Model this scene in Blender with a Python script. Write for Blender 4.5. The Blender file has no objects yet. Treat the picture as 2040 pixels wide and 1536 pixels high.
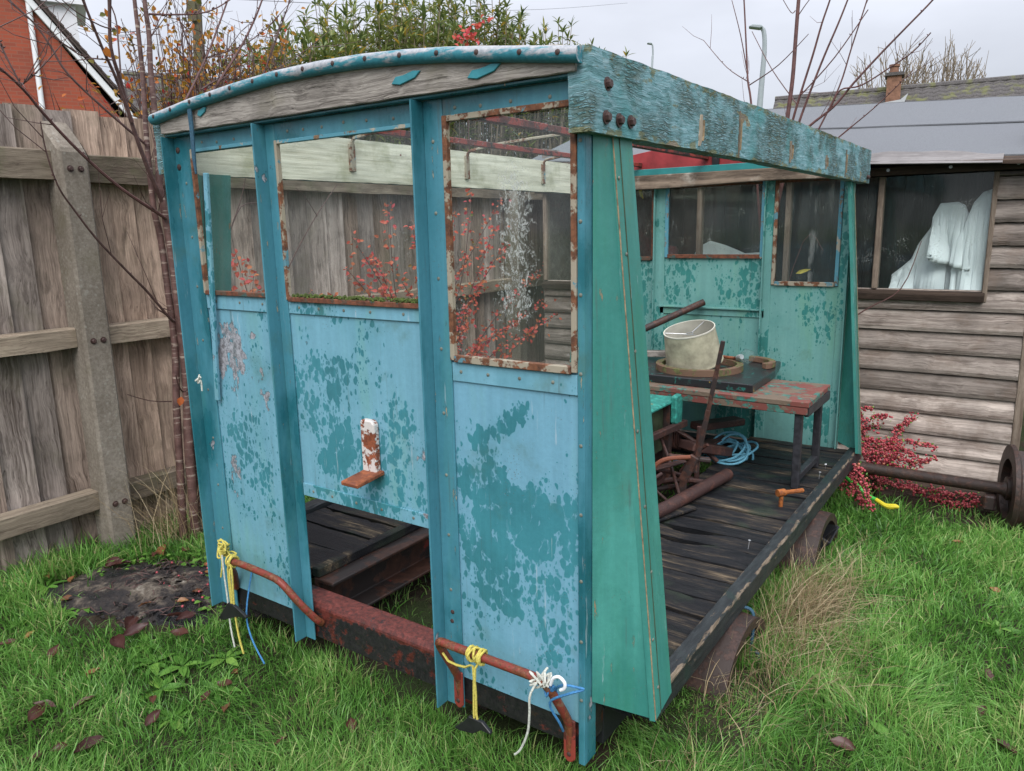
import bpy, bmesh, math, random
import numpy as np
from mathutils import Vector, Matrix, noise as mnoise
R = math.radians
random.seed(7); RNG = np.random.default_rng(7)
scene = bpy.context.scene
COL = scene.collection

# ------------------------------------------------------------------ camera
CAM = np.array([.87696, -1.56624, 1.50832]); FPX = 1504.3
YAW, PITCH, ROLL = -.61, .2056, -.0209
def basis(yaw, pitch, roll):
    cy, sy, cp, sp = math.cos(yaw), math.sin(yaw), math.cos(pitch), math.sin(pitch)
    f = np.array([sy*cp, cy*cp, -sp]); r = np.array([cy, -sy, 0.]); u = np.cross(r, f)
    return math.cos(roll)*r+math.sin(roll)*u, -math.sin(roll)*r+math.cos(roll)*u, f
CR, CU, CF = basis(YAW, PITCH, ROLL)
cd = bpy.data.cameras.new('camera'); co = bpy.data.objects.new('camera', cd); COL.objects.link(co)
cd.sensor_width = 36; cd.lens = FPX/2040*36; cd.clip_start = .05; cd.clip_end = 400
co.matrix_world = Matrix(((CR[0], CU[0], -CF[0], CAM[0]), (CR[1], CU[1], -CF[1], CAM[1]), (CR[2], CU[2], -CF[2], CAM[2]), (0, 0, 0, 1)))
scene.camera = co
scene.render.resolution_x = 1024; scene.render.resolution_y = 771
def px(x, y, ax, v):
    "photo pixel -> the point where its ray meets the plane ax = v"
    d = CF+(x-1020)/FPX*CR-(y-768)/FPX*CU; i = 'xyz'.index(ax)
    return CAM+(v-CAM[i])/d[i]*d
def pxd(x, y, dist):
    d = CF+(x-1020)/FPX*CR-(y-768)/FPX*CU
    return CAM+dist/math.hypot(d[0], d[1])*d

# ------------------------------------------------------------------ world: overcast sky
SUN_EL, SUN_AZ = R(48), R(150)
w = bpy.data.worlds.new('World'); scene.world = w; w.use_nodes = True
nt = w.node_tree; nt.nodes.clear()
def wn(t, **k):
    n = nt.nodes.new(t)
    for a, b in k.items(): setattr(n, a, b)
    return n
out = wn('ShaderNodeOutputWorld'); bg = wn('ShaderNodeBackground'); nt.links.new(bg.outputs[0], out.inputs[0])
sky = wn('ShaderNodeTexSky', sky_type='NISHITA'); sky.sun_disc = False; sky.sun_elevation = SUN_EL; sky.sun_rotation = SUN_AZ
skym = wn('ShaderNodeMix', data_type='RGBA', blend_type='MULTIPLY'); skym.inputs[0].default_value = 1
nt.links.new(sky.outputs[0], skym.inputs[6]); skym.inputs[7].default_value = (.09, .09, .09, 1)
tc = wn('ShaderNodeTexCoord'); sep = wn('ShaderNodeSeparateXYZ'); nt.links.new(tc.outputs['Generated'], sep.inputs[0])
mx = wn('ShaderNodeMath', operation='MAXIMUM'); nt.links.new(sep.outputs[2], mx.inputs[0]); mx.inputs[1].default_value = 0
ma = wn('ShaderNodeMath', operation='MULTIPLY_ADD'); nt.links.new(mx.outputs[0], ma.inputs[0]); ma.inputs[1].default_value = 1.10; ma.inputs[2].default_value = .275
mp = wn('ShaderNodeMapping'); mp.inputs['Scale'].default_value = (1, 1, 2.6); nt.links.new(tc.outputs['Generated'], mp.inputs[0])
nz = wn('ShaderNodeTexNoise'); nz.inputs['Scale'].default_value = 2.3; nz.inputs['Detail'].default_value = 5; nz.inputs['Roughness'].default_value = .5
nt.links.new(mp.outputs[0], nz.inputs['Vector'])
mr = wn('ShaderNodeMapRange'); nt.links.new(nz.outputs[0], mr.inputs[0]); mr.inputs[1].default_value = .3; mr.inputs[2].default_value = .7; mr.inputs[3].default_value = .78; mr.inputs[4].default_value = 1.14
mm = wn('ShaderNodeMath', operation='MULTIPLY'); nt.links.new(ma.outputs[0], mm.inputs[0]); nt.links.new(mr.outputs[0], mm.inputs[1])
cl = wn('ShaderNodeMix', data_type='RGBA', blend_type='MULTIPLY'); cl.inputs[0].default_value = 1
cl.inputs[6].default_value = (.95, .985, 1.09, 1); nt.links.new(mm.outputs[0], cl.inputs[7])
mixs = wn('ShaderNodeMix', data_type='RGBA'); mixs.inputs[0].default_value = .08
nt.links.new(cl.outputs[2], mixs.inputs[6]); nt.links.new(skym.outputs[2], mixs.inputs[7])
nt.links.new(mixs.outputs[2], bg.inputs[0]); bg.inputs[1].default_value = 1.0
sl = bpy.data.lights.new('sun', 'SUN'); so = bpy.data.objects.new('sun', sl); COL.objects.link(so)
sl.energy = 1.5; sl.angle = R(40); sl.color = (1, .97, .93)
sdir = Vector((math.sin(SUN_AZ)*math.cos(SUN_EL), math.cos(SUN_AZ)*math.cos(SUN_EL), math.sin(SUN_EL)))
so.rotation_euler = sdir.to_track_quat('Z', 'Y').to_euler(); so.location = (3, -3, 6)
vs = scene.view_settings; vs.view_transform = 'Standard'; vs.look = 'None'; vs.gamma = 1; vs.exposure = .80; vs.use_curve_mapping = False

cy_ = scene.cycles; cy_.max_bounces = 5; cy_.diffuse_bounces = 2; cy_.glossy_bounces = 2; cy_.transmission_bounces = 4; cy_.transparent_max_bounces = 12

# ------------------------------------------------------------------ materials
class M:
    "a tiny node-graph helper"
    def __init__(s, name):
        s.m = bpy.data.materials.new(name); s.m.use_nodes = True; s.t = s.m.node_tree; s.t.nodes.clear()
        s.out = s.t.nodes.new('ShaderNodeOutputMaterial')
        s.b = s.t.nodes.new('ShaderNodeBsdfPrincipled'); s.t.links.new(s.b.outputs[0], s.out.inputs[0])
        tc = s.t.nodes.new('ShaderNodeTexCoord'); oi = s.t.nodes.new('ShaderNodeObjectInfo')
        s.P0 = tc.outputs['Object']; s.rnd = oi.outputs['Random']
        a = s.t.nodes.new('ShaderNodeVectorMath'); a.operation = 'MULTIPLY_ADD'
        a.inputs[0].default_value = (13.7, 7.9, 21.3)
        c = s.t.nodes.new('ShaderNodeCombineXYZ')
        for i in range(3): s.t.links.new(s.rnd, c.inputs[i])
        s.t.links.new(c.outputs[0], a.inputs[1]); s.t.links.new(s.P0, a.inputs[2]); s.P = a.outputs[0]
    def put(s, sock, v):
        if isinstance(v, bpy.types.NodeSocket): s.t.links.new(v, sock)
        elif hasattr(sock.default_value, '__len__') and not isinstance(v, (int, float)):
            sock.default_value = (tuple(v)+(1,))[:len(sock.default_value)] if len(v) < len(sock.default_value) else tuple(v)
        else: sock.default_value = v
    def map(s, v, sc=(1, 1, 1), rot=(0, 0, 0)):
        n = s.t.nodes.new('ShaderNodeMapping'); s.put(n.inputs[0], v); n.inputs['Scale'].default_value = sc; n.inputs['Rotation'].default_value = rot
        return n.outputs[0]
    def noise(s, v, scale=5, detail=3, rough=.5, dist=0):
        n = s.t.nodes.new('ShaderNodeTexNoise'); s.put(n.inputs['Vector'], v); n.inputs['Scale'].default_value = scale
        n.inputs['Detail'].default_value = detail; n.inputs['Roughness'].default_value = rough; n.inputs['Distortion'].default_value = dist
        return n.outputs[0]
    def vor(s, v, scale=5, feat='F1', rnd=1, out='Distance'):
        n = s.t.nodes.new('ShaderNodeTexVoronoi'); n.feature = feat; s.put(n.inputs['Vector'], v); n.inputs['Scale'].default_value = scale; n.inputs['Randomness'].default_value = rnd
        return n.outputs[out]
    def step(s, v, lo, hi, a=0., b=1.):
        n = s.t.nodes.new('ShaderNodeMapRange'); n.interpolation_type = 'SMOOTHSTEP'
        s.put(n.inputs[0], v); s.put(n.inputs[1], lo); s.put(n.inputs[2], hi); s.put(n.inputs[3], a); s.put(n.inputs[4], b)
        return n.outputs[0]
    def op(s, o, a, b=0., c=0.):
        n = s.t.nodes.new('ShaderNodeMath'); n.operation = o; s.put(n.inputs[0], a); s.put(n.inputs[1], b)
        if o == 'MULTIPLY_ADD': s.put(n.inputs[2], c)
        return n.outputs[0]
    def mix(s, f, a, b, blend='MIX'):
        n = s.t.nodes.new('ShaderNodeMix'); n.data_type = 'RGBA'; n.blend_type = blend
        s.put(n.inputs[0], f); s.put(n.inputs[6], a); s.put(n.inputs[7], b); return n.outputs[2]
    def ramp(s, f, stops, interp='LINEAR'):
        n = s.t.nodes.new('ShaderNodeValToRGB'); s.put(n.inputs[0], f); e = n.color_ramp.elements; n.color_ramp.interpolation = interp
        while len(e) < len(stops): e.new(.5)
        for el, (p, c) in zip(e, stops): el.position = p; el.color = tuple(c)+(1,)
        return n.outputs[0]
    def attr(s, name):
        n = s.t.nodes.new('ShaderNodeAttribute'); n.attribute_name = name; return n.outputs['Fac']
    def xyz(s, v):
        n = s.t.nodes.new('ShaderNodeSeparateXYZ'); s.put(n.inputs[0], v); return n.outputs
    def bump(s, h, strength=.4, dist=.01, prev=None):
        n = s.t.nodes.new('ShaderNodeBump'); s.put(n.inputs['Height'], h); n.inputs['Strength'].default_value = strength; n.inputs['Distance'].default_value = dist
        if prev is not None: s.t.links.new(prev, n.inputs['Normal'])
        return n.outputs[0]
    def fin(s, color, rough=.6, normal=None, metal=0., spec=.4):
        s.put(s.b.inputs['Base Color'], color); s.put(s.b.inputs['Roughness'], rough); s.put(s.b.inputs['Metallic'], metal); s.put(s.b.inputs['Specular IOR Level'], spec)
        if normal is not None: s.t.links.new(normal, s.b.inputs['Normal'])
        return s.m

def mat_paint(name, light, dark, wlo=.42, whi=.68, bare=.70, rustc=(.16, .055, .025), barec=(.27, .275, .30), wetrough=.2, zst=.6, soft=.0, dscale=1., scuff=.5, chips=None, blobs=(), bareblobs=(), scuffs=()):
    "faded paint with droplet-edged wet stains, scratches and flaked patches"
    s = M(name); P = s.P
    f = s.op('MULTIPLY_ADD', s.noise(P, 2.2, 2), .55, s.op('MULTIPLY', s.noise(s.map(P, (1, 1, .7)), 7, 4, .6), .45))
    cc = s.xyz(s.P0); wn_ = s.t.nodes.new('ShaderNodeTexNoise'); s.put(wn_.inputs['Vector'], P); wn_.inputs['Scale'].default_value = 6; wn_.inputs['Detail'].default_value = 4; wc_ = s.xyz(wn_.outputs[1])
    wx_ = s.op('MULTIPLY', s.op('SUBTRACT', wc_[0], .5), .42); wz_ = s.op('MULTIPLY', s.op('SUBTRACT', wc_[2], .5), .8)
    def blob(lst, f):
        for bx_, bz_, rx_, rz_, am_ in lst:
            dx_ = s.op('DIVIDE', s.op('SUBTRACT', s.op('ADD', cc[0], wx_), bx_+.8), rx_); dz_ = s.op('DIVIDE', s.op('SUBTRACT', s.op('ADD', cc[2], wz_), bz_), rz_)
            g_ = s.step(s.op('ADD', s.op('MULTIPLY', dx_, dx_), s.op('MULTIPLY', dz_, dz_)), 0, 1, am_, 0); f = s.op('ADD', f, g_)
        return f
    f = blob(blobs, f); f = s.op('MULTIPLY_ADD', s.op('SUBTRACT', s.noise(s.map(P, (24, 24, 3)), 1, 4, .6), .5), .16, f)
    t = s.step(f, wlo, whi, -.06, .80)
    n3 = s.t.nodes.new('ShaderNodeTexNoise'); s.put(n3.inputs['Vector'], P); n3.inputs['Scale'].default_value = 22; n3.inputs['Detail'].default_value = 3
    sc = s.t.nodes.new('ShaderNodeVectorMath'); sc.operation = 'SCALE'; s.put(sc.inputs[0], n3.outputs[1]); sc.inputs['Scale'].default_value = .022
    pv = s.t.nodes.new('ShaderNodeVectorMath'); pv.operation = 'ADD'; s.put(pv.inputs[0], s.map(P, (1, 1, zst))); s.put(pv.inputs[1], sc.outputs[0])
    d1 = s.vor(pv.outputs[0], 40*dscale); d2 = s.vor(pv.outputs[0], 85*dscale)
    t = s.op('MULTIPLY_ADD', s.op('SUBTRACT', s.noise(P, 19, 4, .65), .5), .35, t)
    w1 = s.step(s.op('SUBTRACT', t, d1), -.05, .08); w2 = s.step(s.op('SUBTRACT', s.op('MULTIPLY', t, .72), d2), -.05, .08)
    wetm = s.op('MAXIMUM', w1, s.op('MULTIPLY', w2, .8))
    if soft: wetm = s.step(s.noise(s.map(P, (1, 1, .45)), 3.2, 5, .6), .46, .62, 0, soft)
    streak = s.noise(s.map(P, (38, 38, 1.4)), 1, 5, .6); vary = s.noise(P, 3.1, 5, .6); fine = s.noise(P, 60, 4, .7)
    lc = s.mix(s.step(streak, .38, .70, 0, .55), light, tuple(min(1, c*1.18+.012) for c in light))
    lc = s.mix(s.step(vary, .50, .72, 0, .7), lc, tuple(.5*a+.5*b for a, b in zip(light, dark)))
    lc = s.mix(s.step(s.noise(s.map(P, (7, 7, 1.0)), 1, 4, .6), .52, .68, 0, .55), lc, tuple(min(1, c*k) for c, k in zip(light, (1.02, 1.06, .80))))
    dc = s.mix(s.step(vary, .4, .65), dark, tuple(c*.78 for c in dark))
    dc = s.mix(s.step(streak, .45, .7, 0, .3), dc, tuple(c*1.35 for c in dark))
    col = s.mix(wetm, lc, dc)
    col = s.mix(s.step(fine, .35, .7, .0, .22), col, s.mix(1., col, (.62, .66, .68), 'MULTIPLY'))
    scr = s.step(s.noise(s.map(P, (75, 75, 4)), 1, 5, .7), .63, .70, 0, scuff)
    col = s.mix(s.op('MULTIPLY', scr, s.step(blob(scuffs, s.noise(P, 4.5, 3)), .50, .60)), col, (.50, .57, .62))
    bn = s.noise(s.map(P, (1, 1, .55)), 7.5, 8, .62)
    bn = blob(bareblobs, bn)
    rim = s.step(bn, bare-.014, bare-.003); bm = s.step(bn, bare, bare+.008)
    col = s.mix(s.op('MULTIPLY', rim, .65), col, tuple(c*.45 for c in dark))
    gry = s.mix(s.step(s.noise(P, 75, 6, .75), .35, .65), tuple(c*.5 for c in barec), tuple(min(1, c*1.55) for c in barec))
    rus = s.step(s.noise(P, 11, 4), .52, .6)
    col = s.mix(bm, col, s.mix(s.op('MULTIPLY', rus, .08), gry, rustc))
    if chips:
        cn = s.noise(s.map(P, (60, 60, 9)), 1, 6, .7); cm = s.step(cn, .66, .68); col = s.mix(s.step(cn, .63, .66, 0, .6), col, tuple(c*.35 for c in dark)); col = s.mix(cm, col, chips)
    col = s.mix(s.step(s.noise(P, 3.7, 6, .65), .56, .74, 0, .45), col, (.075, .14, .085))
    run = s.noise(s.map(P, (45, 45, 2.0)), 1, 5, .65); col = s.mix(s.op('MULTIPLY', s.step(run, .58, .72, 0, .5), s.step(s.noise(P, 5, 3), .45, .6)), col, (.07, .105, .10))
    spk = s.op('LESS_THAN', s.vor(P, 120), s.step(s.noise(P, 9, 3), .5, .75, 0, .22)); col = s.mix(s.op('MULTIPLY', spk, .6), col, (.10, .10, .085))
    h = s.op('MULTIPLY_ADD', bm, -.8, s.op('MULTIPLY_ADD', fine, .35, s.op('MULTIPLY', wetm, .06)))
    rough = s.op('MAXIMUM', s.op('MULTIPLY', bm, .75), s.step(wetm, 0, 1, .46, wetrough))
    return s.fin(col, rough, s.bump(h, .45, .004), 0, .45)

def mat_wood(name, dark, light, axis='x', scale=1., tint=None, rough=.85, bumps=.6, fine=1., tintamt=.5, warm=(1., 1., 1.), brown=0.):
    s = M(name); P = s.P; i = 'xyz'.index(axis)
    def st(across, along): a = [across*scale]*3; a[i] = along*scale; return a
    kn = s.noise(P, 5, 2); kw = s.t.nodes.new('ShaderNodeVectorMath'); kw.operation = 'MULTIPLY_ADD'
    cb = s.t.nodes.new('ShaderNodeCombineXYZ')
    for k in range(3): s.put(cb.inputs[k], s.op('MULTIPLY', s.op('SUBTRACT', kn, .5), 0. if k == i else .05))
    s.put(kw.inputs[0], P); kw.inputs[1].default_value = (1, 1, 1); s.put(kw.inputs[2], cb.outputs[0]); Q = kw.outputs[0]
    n1 = s.noise(s.map(Q, st(11, .6)), 1, 5, .6, 1.0); n2 = s.noise(s.map(Q, st(120*fine, 2.6)), 1, 4, .7, .5); n4 = s.noise(s.map(Q, st(300*fine, 7)), 1, 3, .7)
    g = s.op('MULTIPLY_ADD', n1, .46, s.op('MULTIPLY_ADD', n2, .38, s.op('MULTIPLY', n4, .22)))
    mid = tuple((x+y)/2*w_ for x, y, w_ in zip(dark, light, warm))
    col = s.ramp(g, [(.40, dark), (.52, mid), (.66, light)])
    cr = s.noise(s.map(Q, st(150*fine, 2.0)), 1, 6, .78, .8); crack = s.step(cr, .30, .385)
    col = s.mix(crack, tuple(c*.28 for c in dark), col)
    big = s.noise(P, 2.2, 5, .65)
    col = s.mix(s.step(big, .42, .66, 0, .6), col, tuple(c*.5 for c in mid))
    wsh = s.noise(s.map(P, st(14, .9)), 1, 5, .6); col = s.mix(s.step(wsh, .56, .70, 0, .55), col, tuple(min(1, c*1.25) for c in light))
    col = s.mix(s.step(s.op('FRACT', s.op('MULTIPLY', s.rnd, 7.3)), .3, .95, 0, brown), col, s.mix(1., col, (1.0, .84, .70), 'MULTIPLY'))
    blot = s.noise(s.map(P, st(20, 5)), 1, 6, .7); col = s.mix(s.step(blot, .52, .66, 0, .5), col, tuple(c*.75 for c in dark))
    tone = s.step(s.rnd, 0, 1, .62, 1.25)
    t = s.t.nodes.new('ShaderNodeVectorMath'); t.operation = 'SCALE'; s.put(t.inputs[0], col); s.put(t.inputs['Scale'], tone); col = t.outputs[0]
    if tint: col = s.mix(s.step(s.noise(P, 4.5, 6, .65), .5, .68, 0, tintamt), col, tint)
    h = s.op('MULTIPLY_ADD', n2, .7, s.op('MULTIPLY_ADD', crack, .7, s.op('MULTIPLY', n4, .3)))
    return s.fin(col, rough, s.bump(h, bumps, .005), 0, .25)

def mat_rusty(name, base, rust=(.17, .05, .022), dark=(.03, .016, .013), th=.5, extra=None, rough=.65, sc=1., eth=.57):
    s = M(name); P = s.P
    n = s.noise(P, 13*sc, 7, .66); m = s.step(n, th-.02, th+.03)
    n2 = s.noise(P, 34*sc, 6, .7)
    rc = s.ramp(n2, [(.3, dark), (.52, rust), (.7, tuple(min(1, c*1.7) for c in rust))])
    col = s.mix(m, base, rc)
    if extra: col = s.mix(s.step(s.noise(P, 8*sc, 6, .65), eth, eth+.03), col, extra)
    return s.fin(col, rough, s.bump(s.op('MULTIPLY_ADD', m, -.5, s.op('MULTIPLY', n2, .5)), .5, .004), 0, .35)

def mat_plain(name, c, rough=.6, var=.25, sc=20, bumps=.15, metal=0., spec=.4):
    s = M(name); n = s.noise(s.P, sc, 5, .6)
    col = s.ramp(n, [(.3, tuple(x*(1-var) for x in c)), (.7, tuple(min(1, x*(1+var)) for x in c))])
    return s.fin(col, rough, s.bump(n, bumps, .004), metal, spec)

def mat_leaf(name, stops, rough=.5, trans=.25, spec=.35):
    s = M(name); t = s.attr('tint'); col = s.ramp(t, stops)
    col = s.mix(s.step(s.noise(s.P0, 60, 2), .3, .7, 0, .3), col, s.mix(1., col, (.55, .5, .45), 'MULTIPLY'))
    s.fin(col, rough, None, 0, spec)
    tr = s.t.nodes.new('ShaderNodeBsdfTranslucent'); s.t.links.new(col, tr.inputs[0])
    mx = s.t.nodes.new('ShaderNodeMixShader'); mx.inputs[0].default_value = trans
    s.t.links.new(s.b.outputs[0], mx.inputs[1]); s.t.links.new(tr.outputs[0], mx.inputs[2]); s.t.links.new(mx.outputs[0], s.out.inputs[0])
    return s.m

def mat_glass(name, dirt=.12, lime=None, tint=(.93, .96, .95), specks=.3, algae=.0):
    s = M(name); P = s.P0
    tr = s.t.nodes.new('ShaderNodeBsdfTransparent'); tr.inputs[0].default_value = tint+(1,)
    gl = s.t.nodes.new('ShaderNodeBsdfGlossy'); gl.inputs['Roughness'].default_value = .06; gl.inputs[0].default_value = (.9, .93, .95, 1)
    lw = s.t.nodes.new('ShaderNodeLayerWeight'); lw.inputs[0].default_value = .5; fr = s.op('MULTIPLY_ADD', s.op('POWER', lw.outputs['Facing'], 5.), .9, .028)
    m1 = s.t.nodes.new('ShaderNodeMixShader'); s.t.links.new(fr, m1.inputs[0]); s.t.links.new(tr.outputs[0], m1.inputs[1]); s.t.links.new(gl.outputs[0], m1.inputs[2])
    d = s.b; col = s.mix(s.step(s.noise(P, 6, 3), .5, .6, 0, algae), (.50, .52, .50), (.20, .26, .07)); s.put(d.inputs['Base Color'], col); d.inputs['Roughness'].default_value = .9
    film = s.step(s.noise(s.map(P, (6, 6, 2)), 1, 6, .65), .40, .8, dirt*.35, dirt)
    sp = s.op('MULTIPLY', s.op('LESS_THAN', s.vor(P, 95), s.step(s.noise(P, 6, 4), .45, .75, 0, .42)), specks)
    msk = s.op('MAXIMUM', film, sp)
    if algae: msk = s.op('MAXIMUM', msk, s.op('MULTIPLY', s.step(s.noise(s.map(P, (9, 9, 2.2)), 1, 6, .7), .60, .70), algae))
    if lime:
        x0, wd, z0, hh, amt = lime
        c = s.xyz(P)
        gx = s.step(s.op('ABSOLUTE', s.op('SUBTRACT', s.op('MULTIPLY_ADD', s.noise(P, 5, 3), .10, c[0]), x0+.05)), 0, wd, 1, 0)
        gz = s.step(s.op('ABSOLUTE', s.op('SUBTRACT', c[2], z0)), hh*.3, hh, 1, 0)
        f = s.noise(s.map(P, (90, 90, 55)), 1, 7, .78, 1.2)
        th = s.step(s.op('MULTIPLY', gx, gz), 0, 1, .80, .50)
        msk = s.op('MAXIMUM', msk, s.op('MULTIPLY', s.step(f, th, s.op('ADD', th, .08)), amt))
    m2 = s.t.nodes.new('ShaderNodeMixShader'); s.t.links.new(msk, m2.inputs[0]); s.t.links.new(m1.outputs[0], m2.inputs[1]); s.t.links.new(d.outputs[0], m2.inputs[2])
    s.t.links.new(m2.outputs[0], s.out.inputs[0]); return s.m

BLUE, TEAL = (.165, .375, .475), (.055, .24, .29)
GRN, GRND = (.10, .36, .32), (.018, .20, .18)
MT = {}
MT['panel'] = mat_paint('blue_panel_paint', BLUE, TEAL, .355, .78, .70, dscale=1.25, blobs=[(-.95, .95, .20, .32, .14), (-.80, .78, .35, .18, .08), (-.80, 1.26, .5, .10, -.12)], bareblobs=[(-.52, .76, .07, .07, .16), (-.96, 1.19, .035, .05, .17)])
MT['panel_scuffed'] = mat_paint('scuffed_blue_panel_paint', BLUE, TEAL, .345, .80, .68, dscale=1.35, scuff=.9, blobs=[(-1.30, .62, .3, .3, .08), (-1.3, 1.24, .4, .10, -.12)], bareblobs=[(-1.44, 1.05, .07, .22, .15), (-1.20, .98, .06, .12, .13), (-1.28, 1.18, .05, .08, .14), (-1.19, .80, .06, .10, .14), (-1.31, .52, .03, .14, .14)], scuffs=[(-1.38, .95, .10, .25, .15), (-1.33, .7, .10, .2, .12)])
MT['panel_wet'] = mat_paint('wet_blue_panel_paint', (.16, .36, .475), TEAL, .335, .76, .70, dscale=1.25, blobs=[(-.27, .80, .20, .30, .22), (-.16, .66, .20, .34, .22), (-.30, .45, .16, .26, .13), (-.2, 1.08, .35, .18, -.12)], scuffs=[(-.12, .5, .05, .25, .16), (-.2, .30, .2, .1, .12), (-.12, .98, .1, .1, .1)], bareblobs=[(-.29, .33, .05, .10, .13)])
MT['post'] = mat_paint('teal_post_paint', (.060, .225, .29), (.014, .125, .155), .40, .66, .69, zst=.3, soft=.9, chips=(.34, .30, .22))
MT['wing'] = mat_paint('green_wing_paint', (.035, .20, .172), (.075, .30, .258), bare=.70, barec=(.30, .24, .16), soft=.8, scuff=.5, chips=(.26, .20, .12))
MT['rear'] = mat_paint('green_panel_paint', (.15, .35, .325), (.05, .235, .215), .38, .68, .71, barec=(.36, .27, .20))

def mat_beam(name):
    s = M(name); P = s.P
    n3 = s.t.nodes.new('ShaderNodeTexNoise'); s.put(n3.inputs['Vector'], P); n3.inputs['Scale'].default_value = 16; n3.inputs['Detail'].default_value = 4
    sc = s.t.nodes.new('ShaderNodeVectorMath'); sc.operation = 'SCALE'; s.put(sc.inputs[0], n3.outputs[1]); sc.inputs['Scale'].default_value = .018
    pv = s.t.nodes.new('ShaderNodeVectorMath'); pv.operation = 'ADD'; s.put(pv.inputs[0], P); s.put(pv.inputs[1], sc.outputs[0]); W = pv.outputs[0]
    e1 = s.vor(s.map(W, (26, 11, 120)), 1, 'DISTANCE_TO_EDGE'); e2 = s.vor(s.map(W, (60, 34, 260)), 1, 'DISTANCE_TO_EDGE')
    fl = s.vor(s.map(W, (30, 34, 120)), 1, 'F1', 1, 'Color'); flx = s.xyz(fl)[0]
    ridg = s.noise(s.map(W, (30, 9, 150)), 1, 6, .72, .2); big = s.noise(P, 4, 5, .6)
    cr = s.op('MINIMUM', s.step(e1, .0, .16), s.step(e2, .0, .11, .35, 1)); crk = s.op('MAXIMUM', cr, s.step(s.noise(P, 5, 4), .40, .56, .25, 1))
    col = s.ramp(s.op('MULTIPLY_ADD', flx, .25, s.op('MULTIPLY', ridg, .8)), [(.34, (.08, .205, .215)), (.48, (.145, .305, .335)), (.62, (.22, .39, .435)), (.80, (.36, .51, .545))])
    col = s.mix(s.step(big, .50, .66, 0, .8), col, s.mix(ridg, (.045, .20, .205), (.11, .33, .345)))
    col = s.mix(crk, s.mix(s.noise(P, 9, 3), (.02, .06, .06), (.10, .09, .03)), col)
    alg = s.noise(s.map(P, (14, 12, 30)), 1, 7, .72); zc = s.xyz(s.P0)[2]; edge = s.op('MAXIMUM', s.step(zc, 1.745, 1.715), s.step(zc, 1.86, 1.895))
    col = s.mix(s.step(s.op('MULTIPLY_ADD', edge, .14, alg), .60, .68, 0, .8), col, s.mix(ridg, (.07, .075, .03), (.26, .24, .09)))
    chip = s.noise(s.map(P, (5, 4, 7)), 1, 8, .64); cm = s.step(chip, .640, .648); rim = s.step(chip, .622, .640, 0, .8)
    col = s.mix(rim, col, (.42, .32, .10)); col = s.mix(cm, col, s.mix(ridg, (.10, .08, .055), (.34, .29, .21)))
    h = s.op('MULTIPLY_ADD', cm, -.8, s.op('MULTIPLY_ADD', crk, .7, s.op('MULTIPLY', ridg, .8)))
    return s.fin(col, .7, s.bump(h, .9, .008), 0, .35)
MT['beam'] = mat_beam('cracked_teal_beam_paint')
def mat_cream(name):
    s = M(name); P = s.P
    g = s.noise(s.map(P, (40, 3, 80)), 1, 5, .7)
    col = s.ramp(g, [(.3, (.52, .50, .38)), (.6, (.80, .78, .64))])
    col = s.mix(s.step(s.noise(P, 6, 6, .65), .50, .70, 0, .5), col, (.28, .29, .15))
    col = s.mix(s.step(s.noise(P, 16, 4), .71, .73), col, (.16, .03, .025))
    return s.fin(col, .8, s.bump(g, .5, .004))
MT['cream'] = mat_cream('cream_beam_paint')
MT['header'] = mat_wood('grey_header_wood', (.045, .035, .029), (.47, .43, .385), 'x', 1.1, (.20, .18, .10), bumps=1., tintamt=.4)
MT['rear_header'] = mat_wood('brown_header_wood', (.045, .032, .024), (.26, .20, .15), 'x', .9, (.52, .47, .40), tintamt=.9)
MT['fence'] = mat_wood('fence_board_wood', (.075, .054, .043), (.62, .53, .475), 'z', .8, (.17, .155, .10), bumps=1., tintamt=.3, brown=.85)
MT['fence_rail'] = mat_wood('fence_rail_wood', (.11, .08, .058), (.42, .345, .26), 'y', .8, (.10, .11, .05), bumps=.7)
MT['shed_wood'] = mat_wood('shed_cladding_wood', (.12, .09, .074), (.60, .515, .455), 'x', .9, (.18, .13, .10), bumps=.9)
MT['shed_trim'] = mat_wood('shed_trim_wood', (.10, .065, .045), (.36, .29, .23), 'z', .9)
MT['shed_dark'] = mat_wood('shed_fascia_wood', (.025, .016, .012), (.11, .075, .055), 'x', .9)
def mat_floor(name):
    s = M(name); P = s.P
    g = s.noise(s.map(P, (2.5, 150, 150)), 1, 6, .75, .15); b = s.noise(s.map(P, (2.6, 10, 10)), 1, 6, .68)
    col = s.ramp(s.op('MULTIPLY_ADD', b, .62, s.op('MULTIPLY', g, .45)), [(.44, (.006, .007, .009)), (.55, (.015, .015, .017)), (.61, (.060, .047, .034)), (.70, (.24, .18, .115))])
    col = s.mix(s.step(s.noise(P, 5, 5), .55, .66, 0, .5), col, (.035, .05, .03))
    return s.fin(col, s.step(b, .4, .6, .45, .8), s.bump(g, .9, .006), 0, .25)
MT['floor'] = mat_floor('black_painted_plank')
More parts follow.
